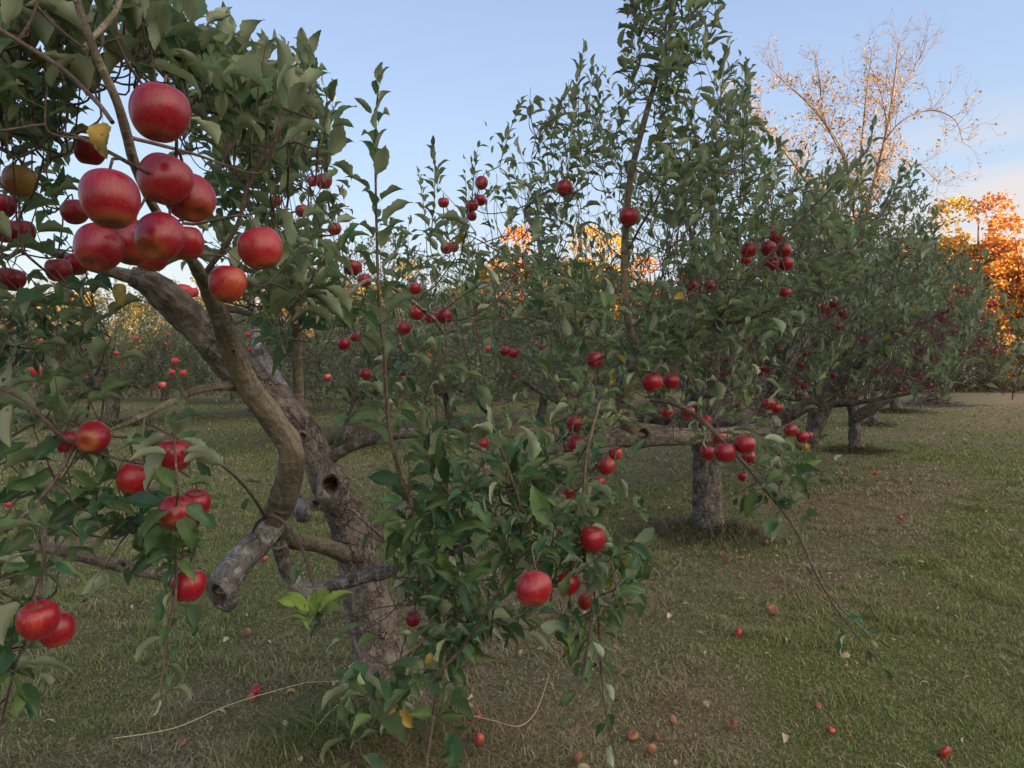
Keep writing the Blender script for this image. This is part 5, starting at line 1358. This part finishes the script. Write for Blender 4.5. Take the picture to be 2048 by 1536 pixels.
tuft('dry_grass', 'pale tall dead grass left standing beyond the rows behind', 'grass', [(np.array([x, 46 + (x % 5), 0]), 5.5, 900, .8, .06, 0, .5) for x in range(-46, 8, 7)], 12, ((.14, .10, .06), (.26, .20, .12)), 'stuff')

# fallen leaves, straws, sticks
def leaf_litter():
    rg = np.random.RandomState(15); L = Leaves('mid')
    k = 700
    y = np.sqrt(rg.uniform(6, 150, k)); x = rg.uniform(-.7, .7, k) * y
    n_ = -.842 * x + .54 * y
    m = rg.rand(k) < np.exp(-((n_ - 2) / 2.6) ** 2) + .12
    x, y = x[m], y[m]; k = len(x)
    p = np.stack([x, y, rg.uniform(.012, .03, k)], -1)
    a = rg.uniform(0, 6.28, k); Y = np.stack([np.cos(a), np.sin(a), rg.normal(0, .15, k)], -1); Nn = rg.normal(0, .35, (k, 3)); Nn[:, 2] += 1
    s = rg.uniform(.03, .065, k)
    L.add(p, Y, Nn, s, s * rg.uniform(.25, .55, k), rg.rand(k, 3))
    tag(L.build('fallen_leaves', M['dead_leaf']), 'scattered pale dead leaves lying on the grass', 'fallen leaves', kind='stuff')
leaf_litter()
def gpath(lst, h=.02): return [ground(a, b) + np.array([0, 0, hh]) for a, b, hh in lst]
def straw(name, label, lst, r, mat='straw', sides=6):
    p, rr = spline(gpath(lst), [r * (1 - .5 * i / len(lst)) for i in range(len(lst))], .02)
    t = Tubes(); t.add(p, rr, sides, .05, 3); tag(t.build(name, M[mat]), label, 'straw' if mat == 'straw' else 'stick')
straw('dry_stalk', 'long pale dry stalk lying across the grass at the lower left', [(228, 1484, .015), (350, 1470, .03), (460, 1432, .05), (560, 1410, .07), (620, 1404, .09), (690, 1408, .10)], .0022)
straw('dry_stalk', 'bent pale dry stalk on the ground in front of the leafy column', [(925, 1440, .03), (985, 1450, .02), (1040, 1466, .03), (1075, 1440, .05), (1098, 1392, .10)], .0022)
straw('dry_stalk', 'short straw sticking up beside the foot of the nearest trunk', [(612, 1495, .01), (650, 1462, .06), (690, 1447, .1)], .0018)
straw('stick', 'short dark stick on the grass left of the nearest trunk', [(400, 1412, .015), (432, 1416, .02), (460, 1424, .012)], .005, 'twig')

# fallen apples
rg = np.random.RandomState(50)
FALLEN = [(510, 1377, 32, 'apple_mix', 'bitten pink-red windfall on the grass left of the trunk foot', .7), (503, 1392, 22, 'apple_rot', 'rotten windfall touching the pink-red one', .6), (958, 1475, 27, 'apple_far', 'streaked red windfall near the bottom edge, under the bent straw', .9),
 (955, 1431, 18, 'apple_far', 'small pink windfall above the bent straw', .8), (1890, 1499, 34, 'apple_mix', 'bright red windfall alone at the lower right', .6), (1465, 1443, 26, 'apple_rot', 'brown rotten windfall right of the hanging column, upper one', .6),
 (1265, 1464, 28, 'apple_rot', 'brown rotten windfall under the tip of the hanging column', .6), (1311, 1467, 20, 'apple_rot', 'small brown windfall right of the column tip', .6), (1302, 1492, 26, 'apple_rot', 'wrinkled brown windfall below the small one', .5),
 (1155, 1508, 30, 'apple_rot', 'orange-brown windfall at the bottom edge', .6), (1345, 1434, 20, 'apple_rot', 'flat reddish windfall in the thatch', .5), (1476, 1262, 20, 'apple_far', 'pale pink windfall half sunk in the grass of the middle right', .8), (1636, 1408, 18, 'apple_rot', 'reddish windfall below the weeping shoot tip', .6),
 (1662, 1456, 20, 'apple_far', 'pinkish windfall near the lower right', .7), (1545, 1214, 24, 'apple_rot', 'brown windfall left of the weeping shoot', .5), (1440, 1106, 16, 'apple_rot', 'windfall in the weeds, left one of three', .7), (1482, 1113, 15, 'apple_rot', 'windfall in the weeds, right one of three', .7),
 (1456, 1120, 13, 'apple_rot', 'windfall in the weeds, lowest of three', .7), (1533, 1083, 13, 'apple_rot', 'reddish windfall right of the second trunk', .7), (1820, 1182, 15, 'apple_rot', 'orange windfall out in the green strip', .7), (1800, 1033, 11, 'apple_far', 'small windfall far out on the right lawn', .8),
 (1752, 946, 9, 'apple_far', 'tiny windfall left of the fourth trunk', .9), (1507, 1055, 12, 'apple_rot', 'windfall just right of the second trunk foot', .8), (175, 1017, 14, 'apple_far', 'pink windfall on the lawn at the left, right one of the pair', .9), (166, 1014, 12, 'apple_far', 'pink windfall on the lawn at the left, left one of the pair', .9),
 (17, 1007, 16, 'apple_far', 'pink windfall at the left edge of the lawn', .9), (530, 1116, 13, 'apple_far', 'orange-pink windfall seen between two lichened limbs', .9), (158, 1074, 13, 'apple_far', 'pale windfall above the grey low limb', .7), (323, 1218, 13, 'apple_far', 'pale windfall below the hanging apple and the limb', .6), (495, 1260, 18, 'apple_rot', 'brown windfall sunk in the dry patch', .5),
 (366, 1478, 18, 'apple_rot', 'brownish windfall behind the end of the long stalk', .5), (712, 1290, 14, 'apple_far', 'pink windfall behind the fresh green sprig', .8), (1330, 1010, 10, 'apple_rot', 'small windfall under the big limb', .8), (1300, 1012, 8, 'apple_rot', 'smallest windfall under the big limb', .8),
 (1560, 1260, 12, 'apple_rot', 'dull windfall beside the weeping shoot', .5), (1700, 1470, 12, 'apple_rot', 'bit of brown windfall at the lower right', .5)]
for (x, y, w, mt, lab, sq) in FALLEN:
    g = ground(x, y + w * .35); dd = g[1]
    s = w * dd / F * .88
    g[2] = s * .30 * sq
    if s > .095: s = .09
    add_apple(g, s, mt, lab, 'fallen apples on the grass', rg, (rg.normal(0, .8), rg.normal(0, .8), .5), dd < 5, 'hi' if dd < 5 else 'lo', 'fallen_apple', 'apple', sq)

# ================================================================== the far side: autumn trees, bare tree, dark thicket, fence, brush pile
def far_mat(name, c1, c2, c3):
    m, nt, bs, out = newmat(name)
    r = sepv(nt, attr(nt, 'lrn'))
    c = mixc(nt, mrange(nt, r[0], .1, .9), c1, c2); c = mixc(nt, mrange(nt, r[1], .6, .8), c, c3)
    hsv = nt.nodes.new('ShaderNodeHueSaturation'); nt.links.new(c, hsv.inputs['Color']); nt.links.new(mrange(nt, r[2], 0, 1, .6, 1.35), hsv.inputs['Value'])
    nt.links.new(hsv.outputs[0], bs.inputs['Base Color']); bs.inputs['Roughness'].default_value = .7; bs.inputs['Specular IOR Level'].default_value = .2
    tr = nt.nodes.new('ShaderNodeBsdfTranslucent'); nt.links.new(hsv.outputs[0], tr.inputs[0])
    mx = nt.nodes.new('ShaderNodeMixShader'); mx.inputs[0].default_value = .25
    nt.links.new(bs.outputs[0], mx.inputs[1]); nt.links.new(tr.outputs[0], mx.inputs[2]); nt.links.new(mx.outputs[0], out.inputs[0])
    return m
FM = {'orange': far_mat('maple_orange', (.62, .24, .06), (.70, .32, .07), (.62, .40, .09)),
      'gold': far_mat('maple_gold', (.60, .37, .06), (.66, .44, .08), (.42, .36, .08)),
      'red': far_mat('maple_red', (.62, .24, .10), (.66, .31, .12), (.58, .38, .12)),
      'green': far_mat('green_gold_leaves', (.16, .17, .04), (.26, .24, .05), (.40, .26, .06)),
      'brown': far_mat('russet_leaves', (.42, .24, .08), (.50, .30, .09), (.30, .22, .06)),
      'dark': far_mat('dark_green_leaves', (.035, .06, .025), (.06, .085, .03), (.13, .11, .04))}
M['far_bark'] = bark_mat('far_bark', (.155, .115, .09), (.25, .19, .15), (.32, .27, .23), .3, 0, .3)
def far_tree_parts(seed, Ht, R, low, nl, ls, dense=-.12):
    rg = np.random.RandomState(seed)
    tb = Tubes(); p, r = spline([(0, 0, -.3), (rg.normal(0, .1), 0, Ht * .25), (rg.normal(0, .3), rg.normal(0, .3), Ht * .55), (rg.normal(0, .4), 0, Ht * .85)], [.28, .22, .15, .05], .5)
    tb.add(p, r, 10, .08, seed)
    br = Tubes()
    for i in range(14):
        z = Ht * rg.uniform(.22, .75); a = rg.uniform(0, 6.28); L_ = R * rg.uniform(.5, .9)
        s = np.array([0, 0, z]); e = s + np.array([math.cos(a) * L_, math.sin(a) * L_, L_ * rg.uniform(.5, 1.1)])
        q, rr = spline([s, (s + e) / 2 + rg.normal(0, .2, 3), e], [.10, .06, .015], .5); br.add(q, rr, 6, 0)
    # leaves gather in boughs of unequal size
    nb = 34
    v = nrm(rg.normal(0, 1, (nb, 3))); rr = rg.uniform(.35, .95, nb)
    bc = np.stack([v[:, 0] * R * rr, v[:, 1] * R * rr, low + (Ht - low) * (.5 + .47 * v[:, 2] * rr)], -1)
    tz = (bc[:, 2] - low) / (Ht - low)
    bc[:, :2] *= (1.15 - .75 * np.clip(tz, 0, 1) ** 1.6)[:, None]
    bs_ = rg.uniform(.14, .34, nb) * R
    pick = rg.choice(nb, nl, p=(bs_ ** 2) / (bs_ ** 2).sum())
    q = nrm(rg.normal(0, 1, (nl, 3))) * (rg.uniform(.15, 1, nl) ** .45)[:, None]
    p = bc[pick] + q * bs_[pick][:, None] * np.array([1.15, 1.15, .8])
    m = fbm(p * 1.1, seed + 3, 2) > dense - .15
    p = p[m]; pick = pick[m]; n = len(p)
    Y = rg.normal(0, 1, (n, 3)); Nn = rg.normal(0, .8, (n, 3)); Nn[:, 2] += .6
    s = ls * rg.uniform(.6, 1.4, n)
    rn = np.stack([rg.rand(n) * .5 + (pick % 7) / 14., rg.rand(n), rg.rand(n) * .7 + (pick % 5) / 5 * .3], -1)
    L = Leaves('far'); L.add(p, Y, Nn, s, s * .8, rn)
    return tb, br, L
FT = {}
for k, args in {'a': (301, 17, 4.6, 3.0, 9000, .34), 'b': (302, 16, 5.2, 2.0, 9000, .34), 'c': (303, 14, 5.0, 1.0, 9000, .36)}.items():
    tb_, br_, L_ = far_tree_parts(*args)
    o1, o2, o3 = tb_.build('trunk', M['far_bark']), br_.build('branches', M['far_bark']), L_.build('crown', FM['orange'])
    FT[k] = (o1.data, o2.data, o3.data)
    for o in (o1, o2, o3): bpy.data.objects.remove(o)
CR = {}
def far_tree(name, label, cat, px, Z, kind, colour, sc, group='autumn trees beyond the orchard', rz=0., zs=1.0):
    x = (px - 1024) / F * Z
    t = thing(name, label, cat, (x, Z, 0), group); t.scale = (sc, sc, sc * zs); t.rotation_euler = (0, 0, rz)
    a, b, c = FT[kind]
    if (kind, colour) not in CR:
        m2 = c.copy(); m2.materials.clear(); m2.materials.append(FM[colour]); CR[(kind, colour)] = m2
    for nm, me in (('trunk', a), ('branches', b), ('crown', CR[(kind, colour)])):
        o = bpy.data.objects.new(nm, me); COL.objects.link(o); o.parent = t
FAR = [
 ('maple_tree', 'glowing orange maple above the rows, left one of the sunlit middle group', 'maple tree', 1012, 80, 'b', 'orange', 1.05, 1.1, 1.02),
 ('maple_tree', 'bright golden maple left of the tall leader', 'maple tree', 1150, 78, 'b', 'gold', 1.05, 2.2, 1.02),
 ('maple_tree', 'second golden maple, right beside the first one and nearly touching the leader', 'maple tree', 1212, 80, 'b', 'gold', 1.02, .4, 1.0),
 ('maple_tree', 'low orange maple right of the tall leader', 'maple tree', 1305, 78, 'b', 'orange', .92, 4.0, .95),
 ('maple_tree', 'orange-red tree glimpsed through the leaves right of the leader', 'maple tree', 1395, 76, 'a', 'orange', .80, 2.6, .95),
 ('autumn_tree', 'yellow-green tree behind the middle of the orchard', 'tree', 800, 84, 'b', 'green', .98, .9, .9),
 ('autumn_tree', 'yellowing tree just left of the sunlit orange maple', 'tree', 925, 86, 'c', 'brown', .98, 1.9, .95),
 ('autumn_tree', 'golden brown tree behind the upright leafy shoot', 'tree', 705, 80, 'c', 'green', .96, 3.0, .95),
 ('autumn_tree', 'olive tree seen low through the leaves left of the crimson cluster', 'tree', 400, 72, 'b', 'green', .80, 1.0, .9),
 ('autumn_tree', 'brownish tree at the far left behind the leaves', 'tree', 130, 74, 'c', 'brown', .85, 2.0, .9),
 ('autumn_tree', 'dull yellow tree behind the scaly limb', 'tree', 560, 76, 'a', 'brown', .80, 5.0, .9),
 ('autumn_tree', 'shaded golden tree low under the two golden maples', 'tree', 1090, 66, 'c', 'gold', .60, 5.0, .8),
 ('autumn_tree', 'shaded orange-brown tree behind the dark limb fork', 'tree', 1290, 64, 'c', 'brown', .62, 1.3, .8),
 ('autumn_tree', 'olive tree at the foot of the tall bare tree', 'tree', 1560, 62, 'c', 'green', .72, 3.3, .8),
 ('autumn_tree', 'olive-gold tree right of the foot of the bare tree', 'tree', 1730, 64, 'c', 'green', .74, 4.4, .85),
 ('maple_tree', 'golden maple at the left of the sunlit right-hand group', 'maple tree', 1866, 64, 'b', 'gold', 1.04, 1.5, 1.0),
 ('maple_tree', 'orange maple low beside the golden one of the right-hand group', 'maple tree', 1848, 68, 'b', 'orange', 1.0, 3.5, .88),
 ('maple_tree', 'tall salmon-red maple, highest crown of the right-hand group', 'maple tree', 1960, 62, 'b', 'red', .96, .2, 1.05),
 ('autumn_tree', 'wide russet tree filling the right edge', 'tree', 2035, 58, 'b', 'orange', .92, 5.2, .92),
 ('autumn_tree', 'russet tree outside the right edge', 'tree', 2140, 58, 'c', 'brown', .9, .2, .95),
 ('autumn_tree', 'low orange-brown tree in shade beneath the salmon-red maple', 'tree', 1975, 58, 'c', 'brown', .62, 2.2, .95),
 ('low_tree', 'low brown tree of the far wood at the far left edge', 'tree', -70, 60, 'c', 'brown', 0.62, 0.0, 0.92),
 ('low_tree', 'low olive tree of the far wood behind the left hanging leaves', 'tree', 40, 62, 'c', 'green', 0.67, 1.3, 0.96),
 ('low_tree', 'low olive green tree of the far wood left of the reddish trunk', 'tree', 150, 64, 'c', 'green', 0.72, 2.6, 0.92),
 ('low_tree', 'low olive tree of the far wood right of the reddish trunk', 'tree', 260, 60, 'c', 'green', 0.62, 3.9, 0.96),
 ('low_tree', 'low brown tree of the far wood under the scaly limb', 'tree', 350, 62, 'c', 'brown', 0.67, 5.2, 0.92),
 ('low_tree', 'low olive tree of the far wood between the two big limbs', 'tree', 470, 64, 'c', 'green', 0.72, 6.5, 0.96),
 ('low_tree', 'low brown tree of the far wood behind the pale upright limb', 'tree', 590, 60, 'c', 'brown', 0.62, 7.8, 0.92),
 ('low_tree', 'low olive tree of the far wood above the forked trunk', 'tree', 690, 62, 'c', 'green', 0.67, 9.1, 0.96),
 ('low_tree', 'low dark green tree of the far wood left of the leaning shoot', 'tree', 860, 64, 'c', 'dark', 0.72, 10.4, 0.92),
 ('low_tree', 'low olive tree of the far wood under the glowing orange maple', 'tree', 970, 60, 'c', 'green', 0.62, 11.7, 0.96),
 ('low_tree', 'low olive tree of the far wood under the golden maples', 'tree', 1180, 62, 'c', 'green', 0.67, 13.0, 0.92),
 ('low_tree', 'low olive tree of the far wood behind the second tree', 'tree', 1450, 64, 'c', 'green', 0.72, 14.3, 0.96),
 ('low_tree', 'low olive tree of the far wood between the second and fourth trees', 'tree', 1640, 60, 'c', 'green', 0.62, 15.6, 0.92),
]
for (nm, lab, cat, px, Z, k, colr, sc, rz, zs) in FAR: far_tree(nm, lab, cat, px, Z, k, colr, sc, rz=rz, zs=zs)
# dark thicket along the fence and behind the rows
def thicket(name, label, px, Z, w, h, n, colour, seed, ls=.16, cat='bush'):
    rg = np.random.RandomState(seed); x = (px - 1024) / F * Z
    t = thing(name, label, cat, (x, Z, 0), 'bushes at the edge of the lawn')
    c = np.stack([rg.normal(0, w * .38, 22), rg.normal(0, 1.0, 22), rg.uniform(.1, .75, 22) * h], -1); rr = rg.uniform(.25, .6, 22) * h * .7
    pk = rg.randint(0, 22, n); v = nrm(rg.normal(0, 1, (n, 3))) * (rg.uniform(.1, 1, n) ** .4)[:, None]
    p = c[pk] + v * rr[pk][:, None]; p[:, 2] = np.abs(p[:, 2]) + .05
    L = Leaves('far'); Nn = rg.normal(0, .8, (n, 3)); Nn[:, 2] += .6; s = ls * rg.uniform(.5, 1.4, n)
    L.add(p + [x, Z, 0], rg.normal(0, 1, (n, 3)), Nn, s, s * .6, np.stack([rg.rand(n), rg.rand(n), rg.rand(n)], -1))
    st = ThinTubes(4); b = np.stack([rg.normal(0, w * .3, 50), rg.normal(0, .6, 50), np.zeros(50)], -1) + [x, Z, 0]
    e = b + rg.normal(0, .5, (50, 3)) * [1, 1, .3] + np.stack([np.zeros(50), np.zeros(50), rg.uniform(.5, 1.1, 50) * h], -1)
    q = np.linspace(0, 1, 4)[None, :, None]; st.add(b[:, None] * (1 - q) + e[:, None] * q, .03, .01)
    st.build('stems', M['far_bark'], t); L.build('foliage', FM[colour], t)
thicket('bush', 'dark green bush over the fence, left of the fence post', 1905, 54, 5.5, 4.2, 5200, 'dark', 401, .2)
thicket('bush', 'dark green bush behind the wire fence at the right edge', 2010, 56, 6, 3.6, 4800, 'dark', 402, .2)
thicket('bush', 'olive yellow bush at the lawn edge beside the dark bush', 1862, 56, 3, 2.2, 1800, 'green', 403, .18)
thicket('bush', 'orange low bush behind the fence near the right edge', 2030, 53, 2.6, 2.4, 1500, 'orange', 404, .16)
thicket('bush', 'dark bush beyond the lawn behind the fifth trunk', 1760, 58, 7, 3.4, 4000, 'dark', 405, .2)
thicket('bush', 'dark bush beyond the lawn behind the third trunk', 1580, 60, 9, 3.6, 4200, 'dark', 406, .2)
thicket('bush', 'brown bush beyond the lawn under the yellow maples', 1330, 60, 11, 3.4, 4200, 'brown', 407, .2)
thicket('bush', 'olive bush beyond the lawn behind the low spray', 1060, 60, 11, 3.6, 4200, 'green', 408, .2)
thicket('bush', 'brown bush beyond the lawn behind the tall shoot', 790, 58, 11, 3.4, 4200, 'brown', 409, .2)
thicket('bush', 'olive bush beyond the lawn behind the scaly limb', 500, 56, 11, 3.2, 4200, 'green', 410, .2)
thicket('bush', 'brown bush beyond the lawn at the left', 230, 56, 10, 3.0, 4200, 'brown', 411, .2)
thicket('bush', 'olive bush beyond the lawn at the left edge', -20, 56, 10, 3.2, 3600, 'green', 412, .2)
# fence
fn = thing('wire_fence', 'wire fence with wooden posts along the far lawn edge at the right', 'fence', ground(1985, 792))
def fpost(px, y, h=1.25):
    g = ground(px, y); tb = Tubes(); p, r = spline([g + [0, 0, -.1], g + [.0, 0, h * .5], g + [.03, 0, h]], [.085, .08, .075], .1); tb.add(p, r, 8, .06, int(px)); tb.build('post', M['post'], fn); return g
M['post'] = plain_mat('weathered_post', (.16, .12, .09), (.27, .21, .16), 12)
M['wire'] = plain_mat('old_wire', (.16, .14, .13), (.25, .22, .2), 5, .5)
gs = [fpost(px, y) for px, y in ((1820, 784), (1880, 783.5), (1938, 783), (1998, 782.5), (2056, 782), (2116, 781.5))]
for hz in (.2, .45, .7, .95, 1.15):
    tw = ThinTubes(4)
    for a, b in zip(gs[:-1], gs[1:]):
        q = np.linspace(0, 1, 6)[:, None]; l = a * (1 - q) + b * q; l[:, 2] = hz - .03 * np.sin(np.linspace(0, math.pi, 6)); tw.add(l, .009, .009)
    tw.build('wire', M['wire'], fn)
tw = Tubes(); g = gs[2]; tw.add(np.array([g + [.05, -.05, 1.0], g + [1.3, -.05, .1]]), [.05, .05], 6, .05); tw.build('brace', M['post'], fn)
tuft('undergrowth', 'rough dry grass and brambles along the wire fence', 'undergrowth', [(np.array([x, 53.5, 0]), 3.2, 1500, .9, .05, 0, .6) for x in (27, 31, 35, 39)], 19, ((.05, .045, .03), (.20, .15, .09)), 'stuff')
# brush pile
bp = ground(1862, 812); rgp = np.random.RandomState(60); tb = ThinTubes(5)
n = 420; a = rgp.uniform(0, 3.14, n); c = np.stack([rgp.normal(0, .62, n), rgp.normal(0, .4, n), np.zeros(n)], -1)
hh = np.clip(.62 - .55 * np.hypot(c[:, 0] / 1.2, c[:, 1] / .9), .03, 1); c[:, 2] = hh * rgp.uniform(.1, 1, n); ln = rgp.uniform(.3, 1.0, n)
dv = np.stack([np.cos(a), np.sin(a) * .7, rgp.normal(.02, .16, n)], -1); q = np.linspace(-.5, .5, 4)[None, :, None]
pts = bp + c[:, None] + dv[:, None] * ln[:, None, None] * q; pts[:, 1:3] += rgp.normal(0, .03, (n, 2, 3)); pts[..., 2] = np.maximum(pts[..., 2], .02)
tb.add(pts, .014, .006)
M['brush'] = plain_mat('cut_brush', (.085, .07, .065), (.22, .18, .16), 6)
tag(tb.build('brush_pile', M['brush']), 'heap of grey pruned branches on the lawn beside the farthest trunk', 'brush pile')
# the tall bare tree with the last sun in its top
def bare_tree():
    rg = np.random.RandomState(70); Z = 45
    b0 = np.array([(1705 - 1024) / F * Z, Z, 0.0])
    t = thing('tall_tree', 'tall nearly bare tree whose twiggy top catches the last sun', 'tree', b0)
    def Q(px, py, dz=0): return P(px, py, Z + dz)
    tr = Tubes(); p, r = spline([b0, Q(1708, 620), Q(1718, 520), Q(1728, 455)], [.42, .34, .30, .26], .3); tr.add(p, r, 14, .08, 4); tr.build('trunk', M['far_bark'], t)
    main = [([(1728, 460, 0), (1748, 370, -.5), (1768, 290, -1), (1783, 210, -1), (1792, 140, -1), (1797, 85, -1)], .22), ([(1722, 490, 0), (1700, 380, 1), (1690, 320, 1), (1655, 255, 1.5), (1615, 205, 2), (1570, 165, 2), (1535, 130, 2)], .17),
            ([(1718, 520, 0), (1650, 420, -1.5), (1590, 330, -2), (1540, 270, -3), (1505, 235, -3), (1480, 200, -3)], .15), ([(1728, 450, 0), (1722, 330, 2), (1728, 240, 2), (1738, 150, 2.5), (1745, 100, 2.5)], .13),
            ([(1690, 320, 1), (1650, 240, 0), (1640, 170, 0), (1632, 110, 0)], .09), ([(1765, 290, -1), (1800, 245, -2), (1860, 220, -2.5), (1910, 240, -3), (1925, 285, -3)], .07),
            ([(1745, 380, 0), (1790, 320, 1), (1840, 330, 1.5), (1880, 370, 2)], .06), ([(1785, 200, -1), (1820, 150, 0), (1850, 95, 0)], .06), ([(1775, 250, -1), (1760, 180, -2), (1735, 120, -2)], .06), ([(1590, 330, -2), (1545, 330, -1), (1500, 300, -1)], .06)]
    nodes, thin, lfp = [], {4: ThinTubes(3)}, []
    for pts, r0 in main:
        w = [Q(*q) for q in pts]; p, r = spline(w, np.linspace(r0 * .72, .02, len(w)), .25)
        b = Tubes(); b.add(p, r, 8, .08, rg.randint(99)); b.build('branch', M['far_bark'], t)
        # branching spray of twigs
        T = nrm(np.gradient(p, axis=0))
        for i in range(3, len(p)):
            for _ in range(2):
                if rg.rand() < .55: nodes.append((p[i], nrm(T[i] * .8 + rg.normal(0, .55, 3) + [0, 0, .3]), rg.uniform(.6, 2.0) * (1.1 - .5 * i / len(p)), max(.016, r[i] * .28)))
    def grow(lst, depth):
        nx = []
        for s, d, L_, r in lst:
            k = np.linspace(0, 1, 4)[:, None]; bend = rg.normal(0, .18, 3) + [0, 0, .10]
            c = s + L_ * (d * k + bend * k * k); thin[4].add(c, r, r * .45)
            e = nrm(d + 2 * bend)
            if depth < 3:
                for q in range((3, 2, 2)[depth]):
                    i = rg.randint(1, 4); nx.append((c[i], nrm(e + rg.normal(0, .55, 3) + [0, 0, .12]), L_ * rg.uniform(.42, .8), max(.007, r * .5)))
            if rg.rand() < .5: lfp.append(c[3])
        if nx: grow(nx, depth + 1)
    grow(nodes, 0)
    thin[4].build('twigs', M['far_bark'], t)
    p = np.array(lfp); x, y, d = proj(p)
    m = rg.rand(len(p)) < np.where(y > 150, .75, .08) * np.where(x < 1840, 1, .3); p = p[m]
    p = np.repeat(p, 2, 0) + rg.normal(0, .12, (len(p) * 2, 3)); n = len(p)
    # denser gold foliage low on the tree
    kk = 5200; q = np.stack([(rg.uniform(1600, 1840, kk) - 1024) / F * Z, Z + rg.normal(0, 2, kk), rg.uniform(4.5, 10.5, kk)], -1)
    q = q[fbm(q * .8, 5, 2) > .12]; p = np.concatenate([p, q]); n = len(p)
    L = Leaves('far'); s = .17 * rg.uniform(.5, 1.3, n); L.add(p, rg.normal(0, 1, (n, 3)), rg.normal(0, 1, (n, 3)), s, s * .8, rg.rand(n, 3)); L.build('crown', FM['brown'], t)
bare_tree()
# unseen wooded rise behind and right of the camera, added to shade the orchard
def rise():
    U = np.array([SD.x, SD.y]); W = np.array([-SD.y, SD.x])
    a = np.linspace(-260, 420, 171); b = np.linspace(30, 140, 46)
    A, B = np.meshgrid(a, b)
    q = np.stack([A * .16, B * .16, A * 0], -1)
    prof = np.clip((B - 30) / 18, 0, 1); prof = prof * prof * (3 - 2 * prof); back = np.clip((140 - B) / 30, 0, 1)
    Z = 7.8 * prof * back + fbm(q, 90, 4) * .8 * prof * back + np.abs(fbm(q * 4, 95, 2)) * .5 * prof * back - .2
    Z = Z + 6.2 * np.exp(-((A - 46) / 9.5) ** 2) * prof * back  # ridge raised here to keep the lower part of the bare tree shaded
    X = A * W[0] + B * U[0]; Y = A * W[1] + B * U[1]
    keepf = None
    ny, nx = A.shape
    i = np.arange(ny - 1)[:, None] * nx; j = np.arange(nx - 1)[None]
    f = np.stack([i + j, i + j + 1, i + nx + j + 1, i + nx + j], -1).reshape(-1, 4)
    V = np.stack([X, Y, Z], -1).reshape(-1, 3)
    # leave the part that would come round into view at ground level
    d = proj(V)[2]; cutoff = d[f].max(1) < 2.0
    m = plain_mat('wooded_slope', (.07, .075, .03), (.22, .15, .06), .25)
    tag(put('shade_hill', mesh('shade_hill', V, f[cutoff][:, ::-1], np.full(cutoff.sum(), 4), m)), kind='structure')
rise()
# moon: the lit part of the disc, a swelled gibbous shape
def moon():
    d = 3000.0; c = P(662, 193, d); R = 10.5 / F * d
    V, f = [], []
    n = 40; tilt = rad(-18)
    qt = Vector(EYE - c).to_track_quat('Z', 'Y').to_matrix()
    for ring in range(9):
        k = ring / 8
        for j in range(n):
            a = j * 2 * math.pi / n
            x, y = math.cos(a), math.sin(a)
            if x < 0: x *= .30
            x *= k; y *= k
            v = qt @ Vector(((x * math.cos(tilt) - y * math.sin(tilt)) * R, (x * math.sin(tilt) + y * math.cos(tilt)) * R, math.sqrt(max(0, 1 - k * k)) * R * .4))
            V.append((c[0] + v.x, c[1] + v.y, c[2] + v.z))
    for r_ in range(8):
        for j in range(n): f.append((r_ * n + j, r_ * n + (j + 1) % n, (r_ + 1) * n + (j + 1) % n, (r_ + 1) * n + j))
    m, nt, bs, out = newmat('moonlight')
    em = nt.nodes.new('ShaderNodeEmission'); t = nt.nodes.new('ShaderNodeTexCoord').outputs['Object']
    nt.links.new(mixc(nt, mrange(nt, noise(nt, t, .12, 3), .4, .65), (1, .90, .88), (.82, .74, .78)), em.inputs[0]); em.inputs[1].default_value = .245
    nt.links.new(em.outputs[0], out.inputs[0])
    tag(put('moon', mesh('moon', np.array(V), np.array(f), np.full(len(f), 4), m)), 'small pale gibbous moon in the clear blue sky', 'moon')
moon()
